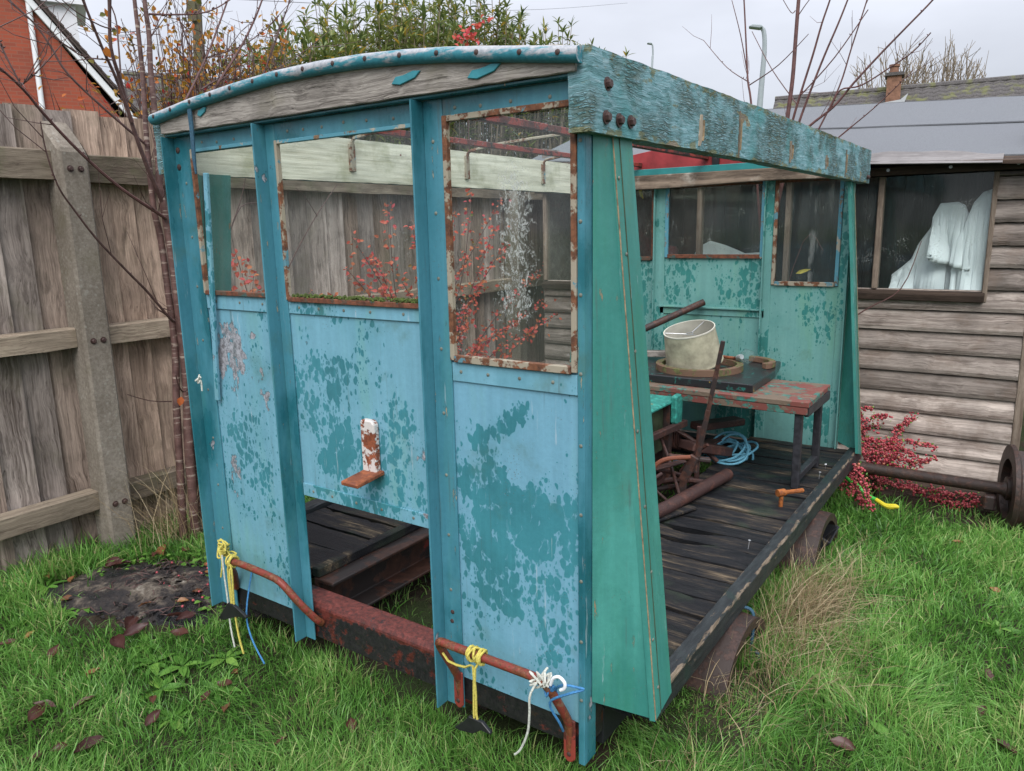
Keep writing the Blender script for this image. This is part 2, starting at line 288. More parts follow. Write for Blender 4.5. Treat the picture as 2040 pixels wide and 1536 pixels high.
def mat_rail(name):
    s = M(name); P = s.P; x = s.xyz(s.P0)[0]
    edge = s.op('MAXIMUM', s.op('MULTIPLY', s.step(s.op('ABSOLUTE', s.op('SUBTRACT', x, .922)), 0, .012, 1, 0), s.step(s.xyz(s.P0)[2], .220, .231)), s.step(s.op('ABSOLUTE', s.op('SUBTRACT', x, .876)), 0, .008, .7, 0))
    n = s.noise(s.map(P, (60, 12, 60)), 1, 8, .72); f = s.noise(s.map(P, (90, 10, 90)), 1, 4, .7)
    m = s.step(s.op('MULTIPLY_ADD', edge, .16, n), .62, .66)
    col = s.mix(m, s.ramp(f, [(.35, (.010, .013, .015)), (.65, (.030, .036, .038))]), s.ramp(f, [(.3, (.09, .065, .045)), (.7, (.27, .21, .15))]))
    col = s.mix(s.step(s.noise(P, 9, 5), .55, .68, 0, .6), col, (.014, .035, .028))
    return s.fin(col, .5, s.bump(s.op('MULTIPLY_ADD', m, -.5, n), .7, .005))
MT['rail'] = mat_rail('black_sill_paint')
def mat_frontbeam(name):
    "black beam worn back to red between the posts and along its upper edge"
    s = M(name); P = s.P0; c = s.xyz(P)
    door = s.step(s.op('ABSOLUTE', s.op('SUBTRACT', c[0], .02)), .28, .42, 1, 0); right = s.step(c[0], .34, .6, 0, .45); top = s.step(c[2], .215, .245)
    n = s.op('MULTIPLY_ADD', s.noise(P, 26, 8, .75), .55, s.op('MULTIPLY', s.noise(P, 6, 5, .6), .45)); th = s.op('MULTIPLY_ADD', s.op('MULTIPLY', s.op('MAXIMUM', door, right), s.op('MULTIPLY_ADD', top, .68, .32)), -.21, .590)
    red = s.step(s.op('SUBTRACT', n, th), -.01, .02); n2 = s.noise(P, 60, 6, .75)
    rc = s.ramp(n2, [(.3, (.022, .010, .009)), (.5, (.095, .022, .017)), (.72, (.21, .05, .038))]); bc = s.ramp(n2, [(.35, (.010, .010, .012)), (.7, (.032, .029, .031))])
    col = s.mix(red, bc, rc); col = s.mix(s.step(s.noise(P, 16, 6, .7), .60, .66, 0, .8), col, (.045, .028, .018))
    return s.fin(col, .45, s.bump(s.op('MULTIPLY_ADD', red, -.4, n2), .5, .004), 0, .4)
MT['redblack'] = mat_frontbeam('red_and_black_frame_paint')
MT['channel'] = mat_rusty('blackened_channel', (.022, .017, .016), (.055, .026, .018), (.02, .012, .01), .50, (.17, .030, .022), rough=.55, sc=.55)
MT['red'] = mat_rusty('worn_red_frame_paint', (.26, .045, .033), (.10, .028, .022), (.025, .013, .012), .52, (.02, .018, .018), rough=.5)
MT['blackframe'] = mat_rusty('black_frame_paint', (.016, .017, .020), (.055, .025, .018), (.02, .012, .01), .60, rough=.45)
MT['handle'] = mat_rusty('red_rusty_rod', (.21, .042, .030), (.17, .058, .028), (.06, .022, .017), .49, (.20, .10, .06), rough=.4, sc=2.6)
MT['wheel'] = mat_rusty('brown_rusted_wheel', (.040, .027, .023), (.058, .032, .025), (.024, .017, .015), .5, rough=.5, sc=1.6)
MT['iron'] = mat_rusty('dark_rusted_iron', (.045, .032, .03), (.085, .04, .03), (.02, .015, .014), .5, rough=.5)
MT['brownpipe'] = mat_rusty('brown_pipe', (.055, .029, .026), (.085, .038, .029), (.03, .018, .016), .52, rough=.5)
MT['bracket'] = mat_rusty('white_flaked_bracket', (.62, .58, .55), (.25, .075, .035), (.10, .03, .02), .50, rough=.6, sc=1.6)
MT['bracket_rust'] = mat_rusty('rusted_bracket', (.20, .065, .035), (.27, .085, .035), (.09, .03, .02), .5, rough=.6)
MT['orange_rust'] = mat_rusty('orange_rust', (.34, .11, .025), (.26, .08, .02), (.10, .035, .02), .5, sc=3)
MT['bead'] = mat_rusty('rusty_cream_window_bead', (.33, .29, .22), (.16, .066, .033), (.045, .025, .02), .485, (.10, .24, .29), rough=.75, sc=1.25, eth=.60)
MT['bead_rust'] = mat_rusty('rusted_sill', (.10, .065, .045), (.15, .055, .03), (.035, .02, .016), .45, (.05, .10, .09), rough=.75, sc=1.5)
MT['bead_blue'] = mat_rusty('blue_window_bead', (.10, .30, .38), (.22, .14, .08), (.06, .05, .04), .57, (.42, .38, .30), rough=.6, sc=1.4)
MT['bolt'] = mat_plain('dark_rusty_bolt', (.06, .034, .03), .5, .4, 60, .4)
MT['screw'] = mat_plain('dull_screw', (.17, .18, .15), .5, .4, 80, .3)
MT['redpaint'] = mat_plain('red_gloss_paint', (.27, .034, .036), .4, .35, 9, .2)
MT['tealpaint'] = mat_plain('teal_gloss_paint', (.025, .19, .19), .4, .25, 8, .15)
def mat_tube(name):
    s = M(name); P = s.P; n = s.noise(s.map(P, (14, 60, 60)), 1, 7, .68); g = s.t.nodes.new('ShaderNodeNewGeometry'); nz_ = s.xyz(g.outputs['Normal'])[2]
    wear = s.step(s.op('MULTIPLY_ADD', nz_, .11, s.op('MULTIPLY_ADD', s.noise(P, 6, 3), .5, s.op('MULTIPLY', n, .6))), .54, .63); f = s.noise(P, 90, 5, .7)
    col = s.mix(wear, s.ramp(f, [(.3, (.02, .15, .19)), (.7, (.045, .25, .31))]), s.ramp(f, [(.3, (.22, .25, .28)), (.7, (.46, .46, .48))]))
    col = s.mix(s.step(s.noise(P, 24, 5, .7), .58, .68, 0, .5), col, (.13, .20, .22))
    return s.fin(col, .5, s.bump(n, .25, .003))
MT['tube'] = mat_tube('worn_trim_paint')
MT['bench'] = mat_rusty('red_and_teal_bench_paint', (.19, .062, .05), (.05, .17, .14), (.08, .05, .04), .52, (.17, .125, .09), rough=.6, sc=1.1, eth=.53)
MT['bench_side'] = MT['bench']
MT['board'] = mat_rusty('black_board_with_teal_flakes', (.022, .022, .024), (.02, .13, .11), (.03, .03, .03), .60, (.36, .23, .05), rough=.3, sc=1.6, eth=.66)
MT['seat'] = mat_rusty('teal_seat_paint', (.03, .22, .18), (.04, .27, .22), (.015, .09, .08), .45, (.42, .27, .07), rough=.45, sc=1.2, eth=.645)
MT['legs'] = mat_plain('black_leg_paint', (.028, .028, .033), .45, .5, 40, .3)
MT['mouldy'] = mat_plain('dark_green_board', (.045, .06, .03), .7, .5, 14, .3)
MT['pine'] = mat_plain('pale_timber', (.50, .45, .37), .8, .25, 40, .3)
MT['concrete'] = None
def mat_concrete(name):
    s = M(name); P = s.P
    n = s.noise(P, 70, 6, .7); b = s.noise(s.map(P, (3, 3, 1.4)), 1, 5, .6)
    col = s.ramp(s.op('MULTIPLY_ADD', b, .6, s.op('MULTIPLY', n, .4)), [(.36, (.11, .092, .072)), (.5, (.20, .172, .14)), (.64, (.32, .285, .24))])
    sp = s.op('LESS_THAN', s.vor(P, 38), s.step(s.noise(P, 7, 3), .4, .7, .05, .35)); col = s.mix(s.op('MULTIPLY', sp, .35), col, (.36, .35, .31))
    col = s.mix(s.step(s.noise(P, 4, 5), .52, .66, 0, .3), col, (.11, .10, .05))
    return s.fin(col, .9, s.bump(n, .6, .004), 0, .2)
MT['concrete'] = mat_concrete('lichened_concrete')
MT['bark'] = mat_plain('cherry_bark', (.17, .085, .07), .5, .45, 45, .5)
def mat_bark(name, a, b):
    s = M(name); P = s.P; n = s.noise(s.map(P, (8, 8, 70)), 1, 4, .6); n2 = s.noise(P, 25, 5)
    col = s.mix(s.step(n, .56, .66), s.ramp(n2, [(.3, a), (.7, b)]), (.36, .29, .24))
    return s.fin(col, .45, s.bump(n, .4, .003))
MT['bark'] = mat_bark('cherry_bark', (.07, .036, .032), (.17, .095, .083))
MT['twig'] = mat_plain('dark_twig', (.085, .045, .04), .6, .4, 30, .2)
MT['sapling'] = mat_plain('red_sapling_bark', (.115, .052, .047), .55, .35, 30, .2)
MT['greytwig'] = mat_plain('grey_brown_twig', (.21, .17, .12), .8, .3, 10, .1)
MT['brick'] = None
def mat_brick(name):
    s = M(name); n = s.t.nodes.new('ShaderNodeTexBrick'); tc = s.map(s.P0, (1, 1, 1), (R(90), 0, 0))
    cb = s.t.nodes.new('ShaderNodeCombineXYZ'); c = s.xyz(s.P0); s.put(cb.inputs[0], c[0]); s.put(cb.inputs[1], c[2]); s.put(n.inputs['Vector'], cb.outputs[0])
    n.inputs['Color1'].default_value = (.34, .075, .04, 1); n.inputs['Color2'].default_value = (.24, .06, .038, 1); n.inputs['Mortar'].default_value = (.27, .10, .065, 1)
    n.inputs['Scale'].default_value = 1; n.inputs['Mortar Size'].default_value = .009; n.inputs['Brick Width'].default_value = .225; n.inputs['Row Height'].default_value = .075; n.inputs['Bias'].default_value = -.1
    col = s.mix(s.step(s.noise(s.P0, 1.2, 4), .4, .7, 0, .3), n.outputs[0], (.22, .07, .045))
    return s.fin(col, .9, s.bump(n.outputs[1], -.5, .01))
MT['brick'] = mat_brick('red_brickwork')
MT['chimneybrick'] = mat_plain('brown_chimney_brick', (.22, .115, .075), .9, .35, 9, .3)
MT['upvc'] = mat_plain('white_plastic', (.78, .79, .82), .35, .05, 8, .02)
MT['rooftile'] = mat_plain('dark_brown_roof_tile', (.075, .055, .05), .85, .35, 12, .3)
def mat_tile(name):
    s = M(name); n = s.noise(s.P0, 2.2, 6, .65); f = s.noise(s.P0, 30, 4)
    col = s.ramp(f, [(.3, (.055, .05, .05)), (.7, (.13, .12, .115))]); col = s.mix(s.step(n, .50, .64, 0, .8), col, (.15, .155, .06))
    return s.fin(col, .9, s.bump(f, .3, .02))
MT['greytile'] = mat_tile('mossy_grey_roof_tile')
def mat_felt(name):
    s = M(name); f = s.noise(s.P0, 260, 3, .8); b = s.noise(s.P0, 2.5, 5)
    col = s.ramp(f, [(.3, (.085, .09, .098)), (.7, (.20, .21, .225))]); col = s.mix(s.step(b, .45, .7, 0, .3), col, (.14, .145, .16))
    return s.fin(col, .85, s.bump(f, .3, .003))
MT['felt'] = mat_felt('grey_mineral_felt')
MT['underlay'] = mat_wood('pale_underlay_board', (.27, .25, .245), (.50, .47, .46), 'x', .6)
MT['black'] = mat_plain('black_plastic', (.018, .018, .020), .35, .3, 30, .1)
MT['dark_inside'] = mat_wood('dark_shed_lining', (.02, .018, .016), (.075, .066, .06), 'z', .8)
MT['sheet'] = mat_plain('white_vinyl_sheet', (.84, .87, .90), .45, .04, 5, .05)
MT['shade'] = mat_plain('cream_lampshade_fabric', (.40, .375, .27), .85, .35, 16, .3)
MT['shade_in'] = mat_plain('white_lampshade_lining', (.60, .58, .49), .75, .15, 12, .08)
MT['ringwood'] = mat_rusty('mossy_ring_wood', (.17, .10, .065), (.13, .13, .05), (.06, .04, .03), .5, rough=.75)
MT['rope_y'] = mat_plain('yellow_twine', (.55, .47, .10), .8, .25, 150, .6)
MT['rope_w'] = mat_plain('white_twine', (.55, .56, .50), .8, .25, 150, .6)
MT['rope_b'] = mat_plain('blue_twine', (.05, .20, .42), .7, .3, 150, .6)
MT['rope_lb'] = mat_plain('pale_blue_rope', (.15, .42, .56), .6, .25, 150, .5)
MT['rope_db'] = mat_plain('dark_blue_rope', (.03, .09, .14), .7, .3, 150, .5)
MT['steel'] = mat_plain('galvanised_steel', (.55, .56, .57), .35, .1, 30, .1, .6)
MT['lamp_grey'] = mat_plain('grey_lamp_post', (.33, .37, .39), .6, .1, 6, .05)
MT['polewood'] = mat_plain('mossy_pole_wood', (.11, .10, .06), .9, .4, 6, .3)
MT['toygreen'] = mat_plain('green_rubber', (.06, .42, .06), .4, .15, 40, .1)
MT['toyyellow'] = mat_plain('yellow_rubber', (.62, .52, .03), .4, .15, 40, .1)
MT['moss'] = mat_plain('green_moss', (.06, .085, .018), .95, .7, 120, .8)
MT['scar'] = mat_wood('bare_grey_wood', (.10, .075, .055), (.36, .30, .23), 'z', 1.)
MT['primer'] = mat_plain('ochre_primer', (.27, .20, .12), .8, .5, 50, .3)
MT['limestain'] = mat_plain('flaked_grey_metal', (.33, .32, .34), .6, .4, 60, .5)
MT['paintflake'] = mat_plain('teal_paint_flake', (.04, .25, .30), .4, .15, 30, .1)
MT['yellowleaf'] = mat_plain('yellow_leaf', (.50, .40, .06), .6, .25, 60, .1)
MT['redplastic'] = mat_plain('dull_red_plastic', (.20, .022, .03), .5, .2, 8, .1)
MT['glass_clear'] = mat_glass('dirty_window_glass', .05, None, specks=.10)
MT['glass_lime'] = mat_glass('limescaled_window_glass', .05, (.60, .15, 1.46, .38, .62), specks=.22)
MT['glass_rear'] = mat_glass('rear_window_glass', .045, None, specks=.22, algae=.2)
MT['glass_shed'] = mat_glass('shed_window_glass', .05, None, specks=.22)
def mat_soil(name):
    s = M(name); P = s.P0; n = s.noise(P, 22, 7, .7); b = s.noise(P, 3, 4)
    col = s.ramp(n, [(.3, (.015, .012, .009)), (.55, (.05, .038, .026)), (.75, (.11, .085, .055))]); col = s.mix(s.step(b, .42, .6, 0, .8), col, (.028, .045, .014)); c = s.xyz(P); far = s.op('MAXIMUM', s.step(c[1], 5.2, 6.5), s.step(s.op('ABSOLUTE', s.op('SUBTRACT', c[0], .8)), 3.4, 4.4)); col = s.mix(far, col, s.ramp(n, [(.3, (.028, .05, .018)), (.7, (.085, .13, .045))]))
    return s.fin(col, .95, s.bump(n, .8, .03), 0, .15)
MT['soil'] = mat_soil('damp_soil')
def mat_ash(name):
    s = M(name); P = s.P0; n = s.noise(P, 26, 8, .75); b = s.noise(s.map(P, (1, 1, 1)), 4.5, 6, .7)
    col = s.ramp(s.op('MULTIPLY_ADD', b, .7, s.op('MULTIPLY', n, .35)), [(.46, (.010, .010, .012)), (.55, (.035, .028, .026)), (.61, (.13, .105, .08)), (.72, (.36, .33, .28))])
    return s.fin(col, s.step(b, .4, .6, .25, .8), s.bump(n, .9, .02), 0, .45)
MT['ash'] = mat_ash('ash_and_rubble')
MT['grass'] = mat_leaf('grass_blade', [(0, (.045, .125, .025)), (.42, (.135, .34, .06)), (.8, (.28, .53, .13)), (.93, (.48, .55, .22)), (1, (.58, .48, .26))], .30, .38)
MT['straw'] = mat_leaf('dry_straw', [(0, (.20, .14, .075)), (.5, (.42, .32, .185)), (1, (.60, .50, .33))], .7, .2)
MT['weed'] = mat_leaf('weed_leaf', [(0, (.05, .14, .02)), (.5, (.12, .28, .045)), (1, (.24, .42, .08))], .45, .25)
MT['rhodo'] = mat_leaf('rhododendron_leaf', [(0, (.055, .095, .028)), (.4, (.15, .20, .055)), (.75, (.28, .32, .09)), (.93, (.42, .40, .11)), (1, (.56, .38, .06))], .36, .3)
MT['orangeleaf'] = mat_leaf('orange_leaf', [(0, (.13, .14, .03)), (.3, (.38, .22, .035)), (.6, (.52, .22, .035)), (.85, (.50, .13, .03)), (1, (.55, .06, .05))], .6, .35)
MT['redleaf'] = mat_leaf('red_shrub_leaf', [(0, (.58, .20, .08)), (.5, (.62, .10, .07)), (.9, (.52, .045, .075)), (1, (.16, .20, .03))], .5, .3)
MT['berry'] = mat_leaf('red_berry', [(0, (.24, .022, .032)), (.5, (.46, .07, .09)), (.9, (.58, .17, .18)), (1, (.42, .20, .05))], .35, .0)
MT['brownleaf'] = mat_leaf('fallen_brown_leaf', [(0, (.055, .022, .022)), (.5, (.11, .045, .03)), (1, (.30, .14, .05))], .35, .08)

# ------------------------------------------------------------------ mesh helpers
WL = {}                                    # world position of every thing's base
class MB:
    def __init__(s): s.v = []; s.f = []; s.mi = []; s.cur = 0
    def add(s, vs, fs):
        b = len(s.v); s.v += [tuple(float(c) for c in p) for p in vs]; s.f += [tuple(b+i for i in f) for f in fs]; s.mi += [s.cur]*len(fs); return s
    def hexa(s, p): return s.add(p, [(0, 3, 2, 1), (4, 5, 6, 7), (0, 1, 5, 4), (1, 2, 6, 5), (2, 3, 7, 6), (3, 0, 4, 7)])
    def box(s, x0, x1, y0, y1, z0, z1):
        return s.hexa([(x0, y0, z0), (x1, y0, z0), (x1, y1, z0), (x0, y1, z0), (x0, y0, z1), (x1, y0, z1), (x1, y1, z1), (x0, y1, z1)])
    def bar(s, a, b, w, h, up=(0, 0, 1)):
        a, b = Vector(a), Vector(b); d = (b-a).normalized(); u = Vector(up); r = d.cross(u)
        if r.length < 1e-4: r = d.cross(Vector((1, 0, 0)))
        r.normalize(); u = r.cross(d); r *= w/2; u *= h/2
        return s.hexa([a-r-u, a+r-u, b+r-u, b-r-u, a-r+u, a+r+u, b+r+u, b-r+u])
    def prism(s, poly, lo, hi, ax='y'):
        "polygon of (a, b) pairs extruded along ax"
        def P(a, b, t): return {'y': (a, t, b), 'x': (t, a, b), 'z': (a, b, t)}[ax]
        n = len(poly); vs = [P(a, b, lo) for a, b in poly]+[P(a, b, hi) for a, b in poly]
        return s.add(vs, [tuple(range(n))[::-1], tuple(range(n, 2*n))]+[(i, (i+1) % n, n+(i+1) % n, n+i) for i in range(n)])
    def tube(s, pts, rad, n=6, caps=True, smooth=0):
        pts = [Vector(p) for p in pts]
        if not hasattr(rad, '__len__'): rad = [rad]*len(pts)
        if smooth and len(pts) > 2:
            q, rr = [], []
            for i in range(len(pts)-1):
                p0, p1, p2, p3 = pts[max(i-1, 0)], pts[i], pts[i+1], pts[min(i+2, len(pts)-1)]
                for k in range(smooth):
                    t = k/smooth; q.append(.5*((2*p1)+(p2-p0)*t+(2*p0-5*p1+4*p2-p3)*t*t+(3*p1-p0-3*p2+p3)*t**3)); rr.append(rad[i]*(1-t)+rad[i+1]*t)
            q.append(pts[-1]); rr.append(rad[-1]); pts, rad = q, rr
        vs = []; ref = None
        for i, p in enumerate(pts):
            d = (pts[min(i+1, len(pts)-1)]-pts[max(i-1, 0)])
            if d.length < 1e-9: d = Vector((0, 0, 1))
            d.normalize()
            if ref is None: ref = Vector((1, 0, 0)) if abs(d.x) < .9 else Vector((0, 1, 0))
            u = (ref-d*ref.dot(d))
            if u.length < 1e-4: u = d.orthogonal()
            u.normalize(); ref = u; v = d.cross(u)
            for k in range(n):
                a = 2*math.pi*k/n; vs.append(p+(u*math.cos(a)+v*math.sin(a))*rad[i])
        m = len(pts); fs = [(i*n+k, i*n+(k+1) % n, (i+1)*n+(k+1) % n, (i+1)*n+k) for i in range(m-1) for k in range(n)]
        if caps: fs += [tuple(range(n))[::-1], tuple(range((m-1)*n, m*n))]
        return s.add(vs, fs)
    def lathe(s, prof, c, axis, n=20, closed=False):
        "profile of (radius, height) turned round the axis through c"
        c = Vector(c); d = Vector(axis).normalized(); u = d.orthogonal().normalized(); v = d.cross(u); vs = []
        for r, h in prof:
            for k in range(n):
                a = 2*math.pi*k/n; vs.append(c+d*h+(u*math.cos(a)+v*math.sin(a))*r)
        m = len(prof); last = m if closed else m-1
        return s.add(vs, [(i*n+k, i*n+(k+1) % n, ((i+1) % m)*n+(k+1) % n, ((i+1) % m)*n+k) for i in range(last) for k in range(n)])
    def mesh(s, name, base=(0, 0, 0), smooth=False):
        me = bpy.data.meshes.new(name); b = base
        me.from_pydata([(p[0]-b[0], p[1]-b[1], p[2]-b[2]) for p in s.v], [], s.f)
        if any(s.mi): me.polygons.foreach_set('material_index', s.mi)
        if smooth: me.shade_smooth(); me.set_sharp_from_angle(angle=R(42))
        me.update(); return me
def base_of(p):
    while p is not None and p.name not in WL: p = p.parent
    return WL[p.name] if p is not None else (0, 0, 0)
def obj(name, mb, mat, parent=None, bevel=0., smooth=False, kind=None):
    b = base_of(parent); me = mb.mesh(name, b, smooth)
    return link(name, me, mat, parent, bevel, kind)
def link(name, me, mat, parent=None, bevel=0., kind=None):
    o = bpy.data.objects.new(name, me); COL.objects.link(o)
    for m in (mat if isinstance(mat, (list, tuple)) else [mat]):
        if len(me.materials) < (len(mat) if isinstance(mat, (list, tuple)) else 1): me.materials.append(MT[m] if isinstance(m, str) else m)
    if parent is not None: o.parent = parent
    if bevel:
        bv = o.modifiers.new('bevel', 'BEVEL'); bv.width = bevel; bv.segments = 1; bv.limit_method = 'ANGLE'; bv.angle_limit = R(40)
    if kind: o['kind'] = kind
    return o
def thing(name, label, cat, loc, group=None):
    o = bpy.data.objects.new(name, None); COL.objects.link(o); o.location = loc; o.empty_display_size = .1
    WL[o.name] = tuple(float(c) for c in loc); tag(o, label, cat, group); return o
def tag(o, label, cat, group=None):
    o['label'] = label; o['category'] = cat
    if group: o['group'] = group
    return o
def solo(name, mb, mat, label, cat, loc, group=None, **k):
    "a thing that is one mesh, origin at its base"
    me = mb.mesh(name, loc, k.pop('smooth', False)); o = link(name, me, mat, None, **k); o.location = loc
    return tag(o, label, cat, group)
def npmesh(name, V, quads=None, tris=None, tint=None, smooth=False):
    me = bpy.data.meshes.new(name); V = np.asarray(V, np.float32)
    nq = 0 if quads is None else len(quads); ntri = 0 if tris is None else len(tris)
    idx = np.concatenate([np.asarray(a, np.int32).ravel() for a in (quads, tris) if a is not None])
    st = np.concatenate([np.arange(nq)*4, nq*4+np.arange(ntri)*3]).astype(np.int32)
    me.vertices.add(len(V)); me.vertices.foreach_set('co', V.ravel()); me.loops.add(len(idx)); me.loops.foreach_set('vertex_index', idx)
    me.polygons.add(nq+ntri); me.polygons.foreach_set('loop_start', st)
    try: me.polygons.foreach_set('loop_total', np.concatenate([np.full(nq, 4), np.full(ntri, 3)]).astype(np.int32))
    except Exception: pass
    if tint is not None:
        a = me.attributes.new('tint', 'FLOAT', 'POINT'); a.data.foreach_set('value', np.asarray(tint, np.float32))
    me.update(calc_edges=True); me.validate()
    if smooth: me.shade_smooth()
    return me
def norm(a): return a/np.maximum(np.linalg.norm(a, axis=-1, keepdims=True), 1e-9)
def leafmesh(name, pos, dirs, nrm, L, Wd, tint, base=(0, 0, 0), fold=.25, droop=.15):
    "many folded pointed leaves in one mesh"
    pos = np.asarray(pos, float)-np.asarray(base); d = norm(np.asarray(dirs, float)); n = np.asarray(nrm, float); n = norm(n-d*(n*d).sum(-1, keepdims=True)); sd = np.cross(d, n)
    L = np.broadcast_to(np.asarray(L, float), (len(pos),))[:, None]; Wd = np.broadcast_to(np.asarray(Wd, float), (len(pos),))[:, None]
    p0 = pos; p1 = pos+d*L*.33; p2 = pos+d*L*.68-n*L*droop*.4; p3 = pos+d*L-n*L*droop
    up = n*Wd*fold
    V = np.stack([p0, p1-sd*Wd*.5+up, p1, p1+sd*Wd*.5+up, p2-sd*Wd*.42+up, p2, p2+sd*Wd*.42+up, p3], 1)
    N = len(pos); o = (np.arange(N)*8)[:, None]
    q = np.concatenate([o+np.array(a) for a in ((1, 2, 5, 4), (2, 3, 6, 5))]); t = np.concatenate([o+np.array(a) for a in ((0, 2, 1), (0, 3, 2), (4, 5, 7), (5, 6, 7))])
    return npmesh(name, V.reshape(-1, 3), q, t, np.repeat(tint, 8))
def rv(n): return norm(RNG.normal(size=(n, 3)))

# ------------------------------------------------------------------ ground
def ssm(t): t = np.clip(t, 0, 1); return t*t*(3-2*t)
def gz(x, y):
    x = np.asarray(x, float); y = np.asarray(y, float)
    return -.10*ssm((y-.5)/2.2)+.018*np.sin(2.1*x+1.3*y)*np.cos(1.7*y-.6*x)+.008*np.sin(6.3*x+2)*np.sin(5.1*y)
def ground():
    ax = np.concatenate([[-250, -120, -60, -30, -16, -9], np.arange(-6, 4.01, .1), [6, 10, 20, 45, 100, 250]])
    ay = np.concatenate([[-200, -80, -30, -12, -6], np.arange(-3, 9.01, .1), [12, 18, 30, 60, 120, 250]])
    X, Y = np.meshgrid(ax, ay); Z = gz(X, Y)
    V = np.stack([X, Y, Z], -1).reshape(-1, 3); nx, ny = len(ax), len(ay)
    i = (np.arange(ny-1)[:, None]*nx+np.arange(nx-1)[None]).ravel()
    o = link('ground', npmesh('ground', V, np.stack([i, i+1, i+nx+1, i+nx], 1), smooth=True), 'soil'); o['kind'] = 'structure'
ground()

# ash and rubble patch in front of the fence
def ash():
    n, m = 40, 12; V = [(-2.06, .05, float(gz(-2.06, .05))+.055)]
    for j in range(1, m+1):
        for k in range(n):
            a = 2*math.pi*k/n; r = 1.18*j/m*(1+.20*math.sin(2*a+.6)+.13*math.sin(5*a)+.08*math.sin(9*a+1))
            x = -2.06+.44*r*math.cos(a)+.0*r; y = .05+.30*r*math.sin(a)+.10*r*math.cos(a)
            h = .055*(1-(j/m)**2)-.012*(j == m)+.02*mnoise.noise((x*14, y*14, 3))*(j < m)
            V.append((x, y, float(gz(x, y))+h))
    q = [(1+(j-1)*n+k, 1+(j-1)*n+(k+1) % n, 1+j*n+(k+1) % n, 1+j*n+k) for j in range(1, m) for k in range(n)]
    t = [(0, 1+k, 1+(k+1) % n) for k in range(n)]
    o = link('ash_patch', npmesh('ash_patch', V, np.array(q), np.array(t), smooth=True), 'ash'); o['kind'] = 'structure'
ash()
def debris():
    q = random.Random(41); ch, tw = MB(), MB()
    for k in range(260):
        a, r = q.uniform(0, 6.28), math.sqrt(q.random())*1.02; x = -2.06+.46*r*math.cos(a); y = .05+.31*r*math.sin(a)+.10*r*math.cos(a); z = float(gz(x, y))+.05*(1-r*r)+.004; s_ = q.uniform(.004, .013)
        ch.hexa([(x+s_*q.uniform(-1.2, -.5)*sx, y+s_*q.uniform(.5, 1.2)*sy, z+s_*sz*q.uniform(.4, .8)) for sz in (-1, 1) for sx, sy in ((1, -1), (-1, -1), (-1, 1), (1, 1))])
        if k < 110: b = q.uniform(0, 6.28); L_ = q.uniform(.02, .09); tw.tube([(x, y, z+.006), (x+L_*.5*math.cos(b), y+L_*.5*math.sin(b), z+.010+q.uniform(0, .008)), (x+L_*math.cos(b+.3), y+L_*math.sin(b+.3), z+.006)], .0018, 4)
    for nm, mb, mt_, lab in (('rubble', ch, 'ash', 'small stones and cinders on the ash patch'), ('fallen_twigs', tw, 'twig', 'short dead twigs scattered on the ash patch')):
        o = obj(nm, mb, mt_, None, kind='stuff'); tag(o, lab, nm.replace('_', ' '))
debris()

# ------------------------------------------------------------------ the rail trolley
T = thing('rail_trolley', 'derelict blue-green rail inspection trolley with open roof on rusted wheels', 'rail trolley', (-.8, 1.5, 0.))
H = 1.834
def B(*a): return MB().box(*a)
# chassis
obj('front_beam', MB().prism([(.010, .120), (.112, .120), (.112, .236), (.098, .252), (.024, .252), (.010, .238)], -1.5985, -.0068, 'x'), 'redblack', T, .004)
obj('rear_beam', B(-1.60, 0, 2.90, 2.985, .06, .185), 'blackframe', T, .004)
for nm, x0, x1 in (('side_frame', -.070, -.008), ('side_frame', -1.592, -1.53)):
    obj(nm, B(x0, x1, .113, 2.90, .07, .1855), 'blackframe', T, .004)
obj('chassis_channel', MB().prism([(-1.20, .105), (-1.10, .105), (-1.10, .118), (-1.186, .122), (-1.186, .256), (-1.10, .258), (-1.10, .272), (-1.20, .272)], .113, 2.90, 'y'), 'channel', T, .003)
obj('chassis_channel', MB().prism([(-.42, .02), (-.52, .02), (-.52, .034), (-.434, .036), (-.434, .170), (-.52, .172), (-.52, .184), (-.42, .184)], .113, 2.90, 'y'), 'channel', T, .003)
# floor planks, right of the engine bay, then left of it
rnd = random.Random(3)
def planks(x0, x1, y0, y1, zt, broken=()):
    y = y0; i = 0
    while y < y1-.04:
        wd = min(rnd.uniform(.125, .17), y1-y); a, b = y+rnd.uniform(.002, .006), y+wd-rnd.uniform(.002, .007); dz = rnd.uniform(-.006, .004); n = 14
        mb = MB(); tl, tr = [], []
        xs = np.linspace(x0+rnd.uniform(0, .015), x1-rnd.uniform(0, .01), n); vs = []
        for k, x in enumerate(xs):
            e1 = rnd.uniform(0, .002)+(.010*rnd.random() if rnd.random() < .06 else 0); e2 = rnd.uniform(0, .002)+(.014*rnd.random() if rnd.random() < .07 else 0)
            if i in broken and -.42 < x < -.12: e2 += .05*math.sin((x+.42)/.30*math.pi)
            z = zt+dz+.002*math.sin(k*.6+i)+rnd.uniform(-.0008, .0008)
            vs += [(x, a+e1, z-.03), (x, b-e2, z-.03), (x, b-e2, z-.002), (x, a+(b-a)*.5, z), (x, a+e1, z-.002)]
        fs = [(k*5+j, (k+1)*5+j, (k+1)*5+(j+1) % 5, k*5+(j+1) % 5) for k in range(n-1) for j in range(5)]+[(0, 1, 2, 3, 4), tuple(5*(n-1)+j for j in (4, 3, 2, 1, 0))]
        obj('floor_plank', mb.add(vs, fs), 'floor', T); y += wd; i += 1
planks(-.50, .072, .115, 2.97, .216, (7, 8))
planks(-1.66, -1.21, .115, 2.97, .302)
obj('left_floor_edge', B(-1.208, -1.172, .114, 2.9, .2735, .311), 'floor', T, .004)
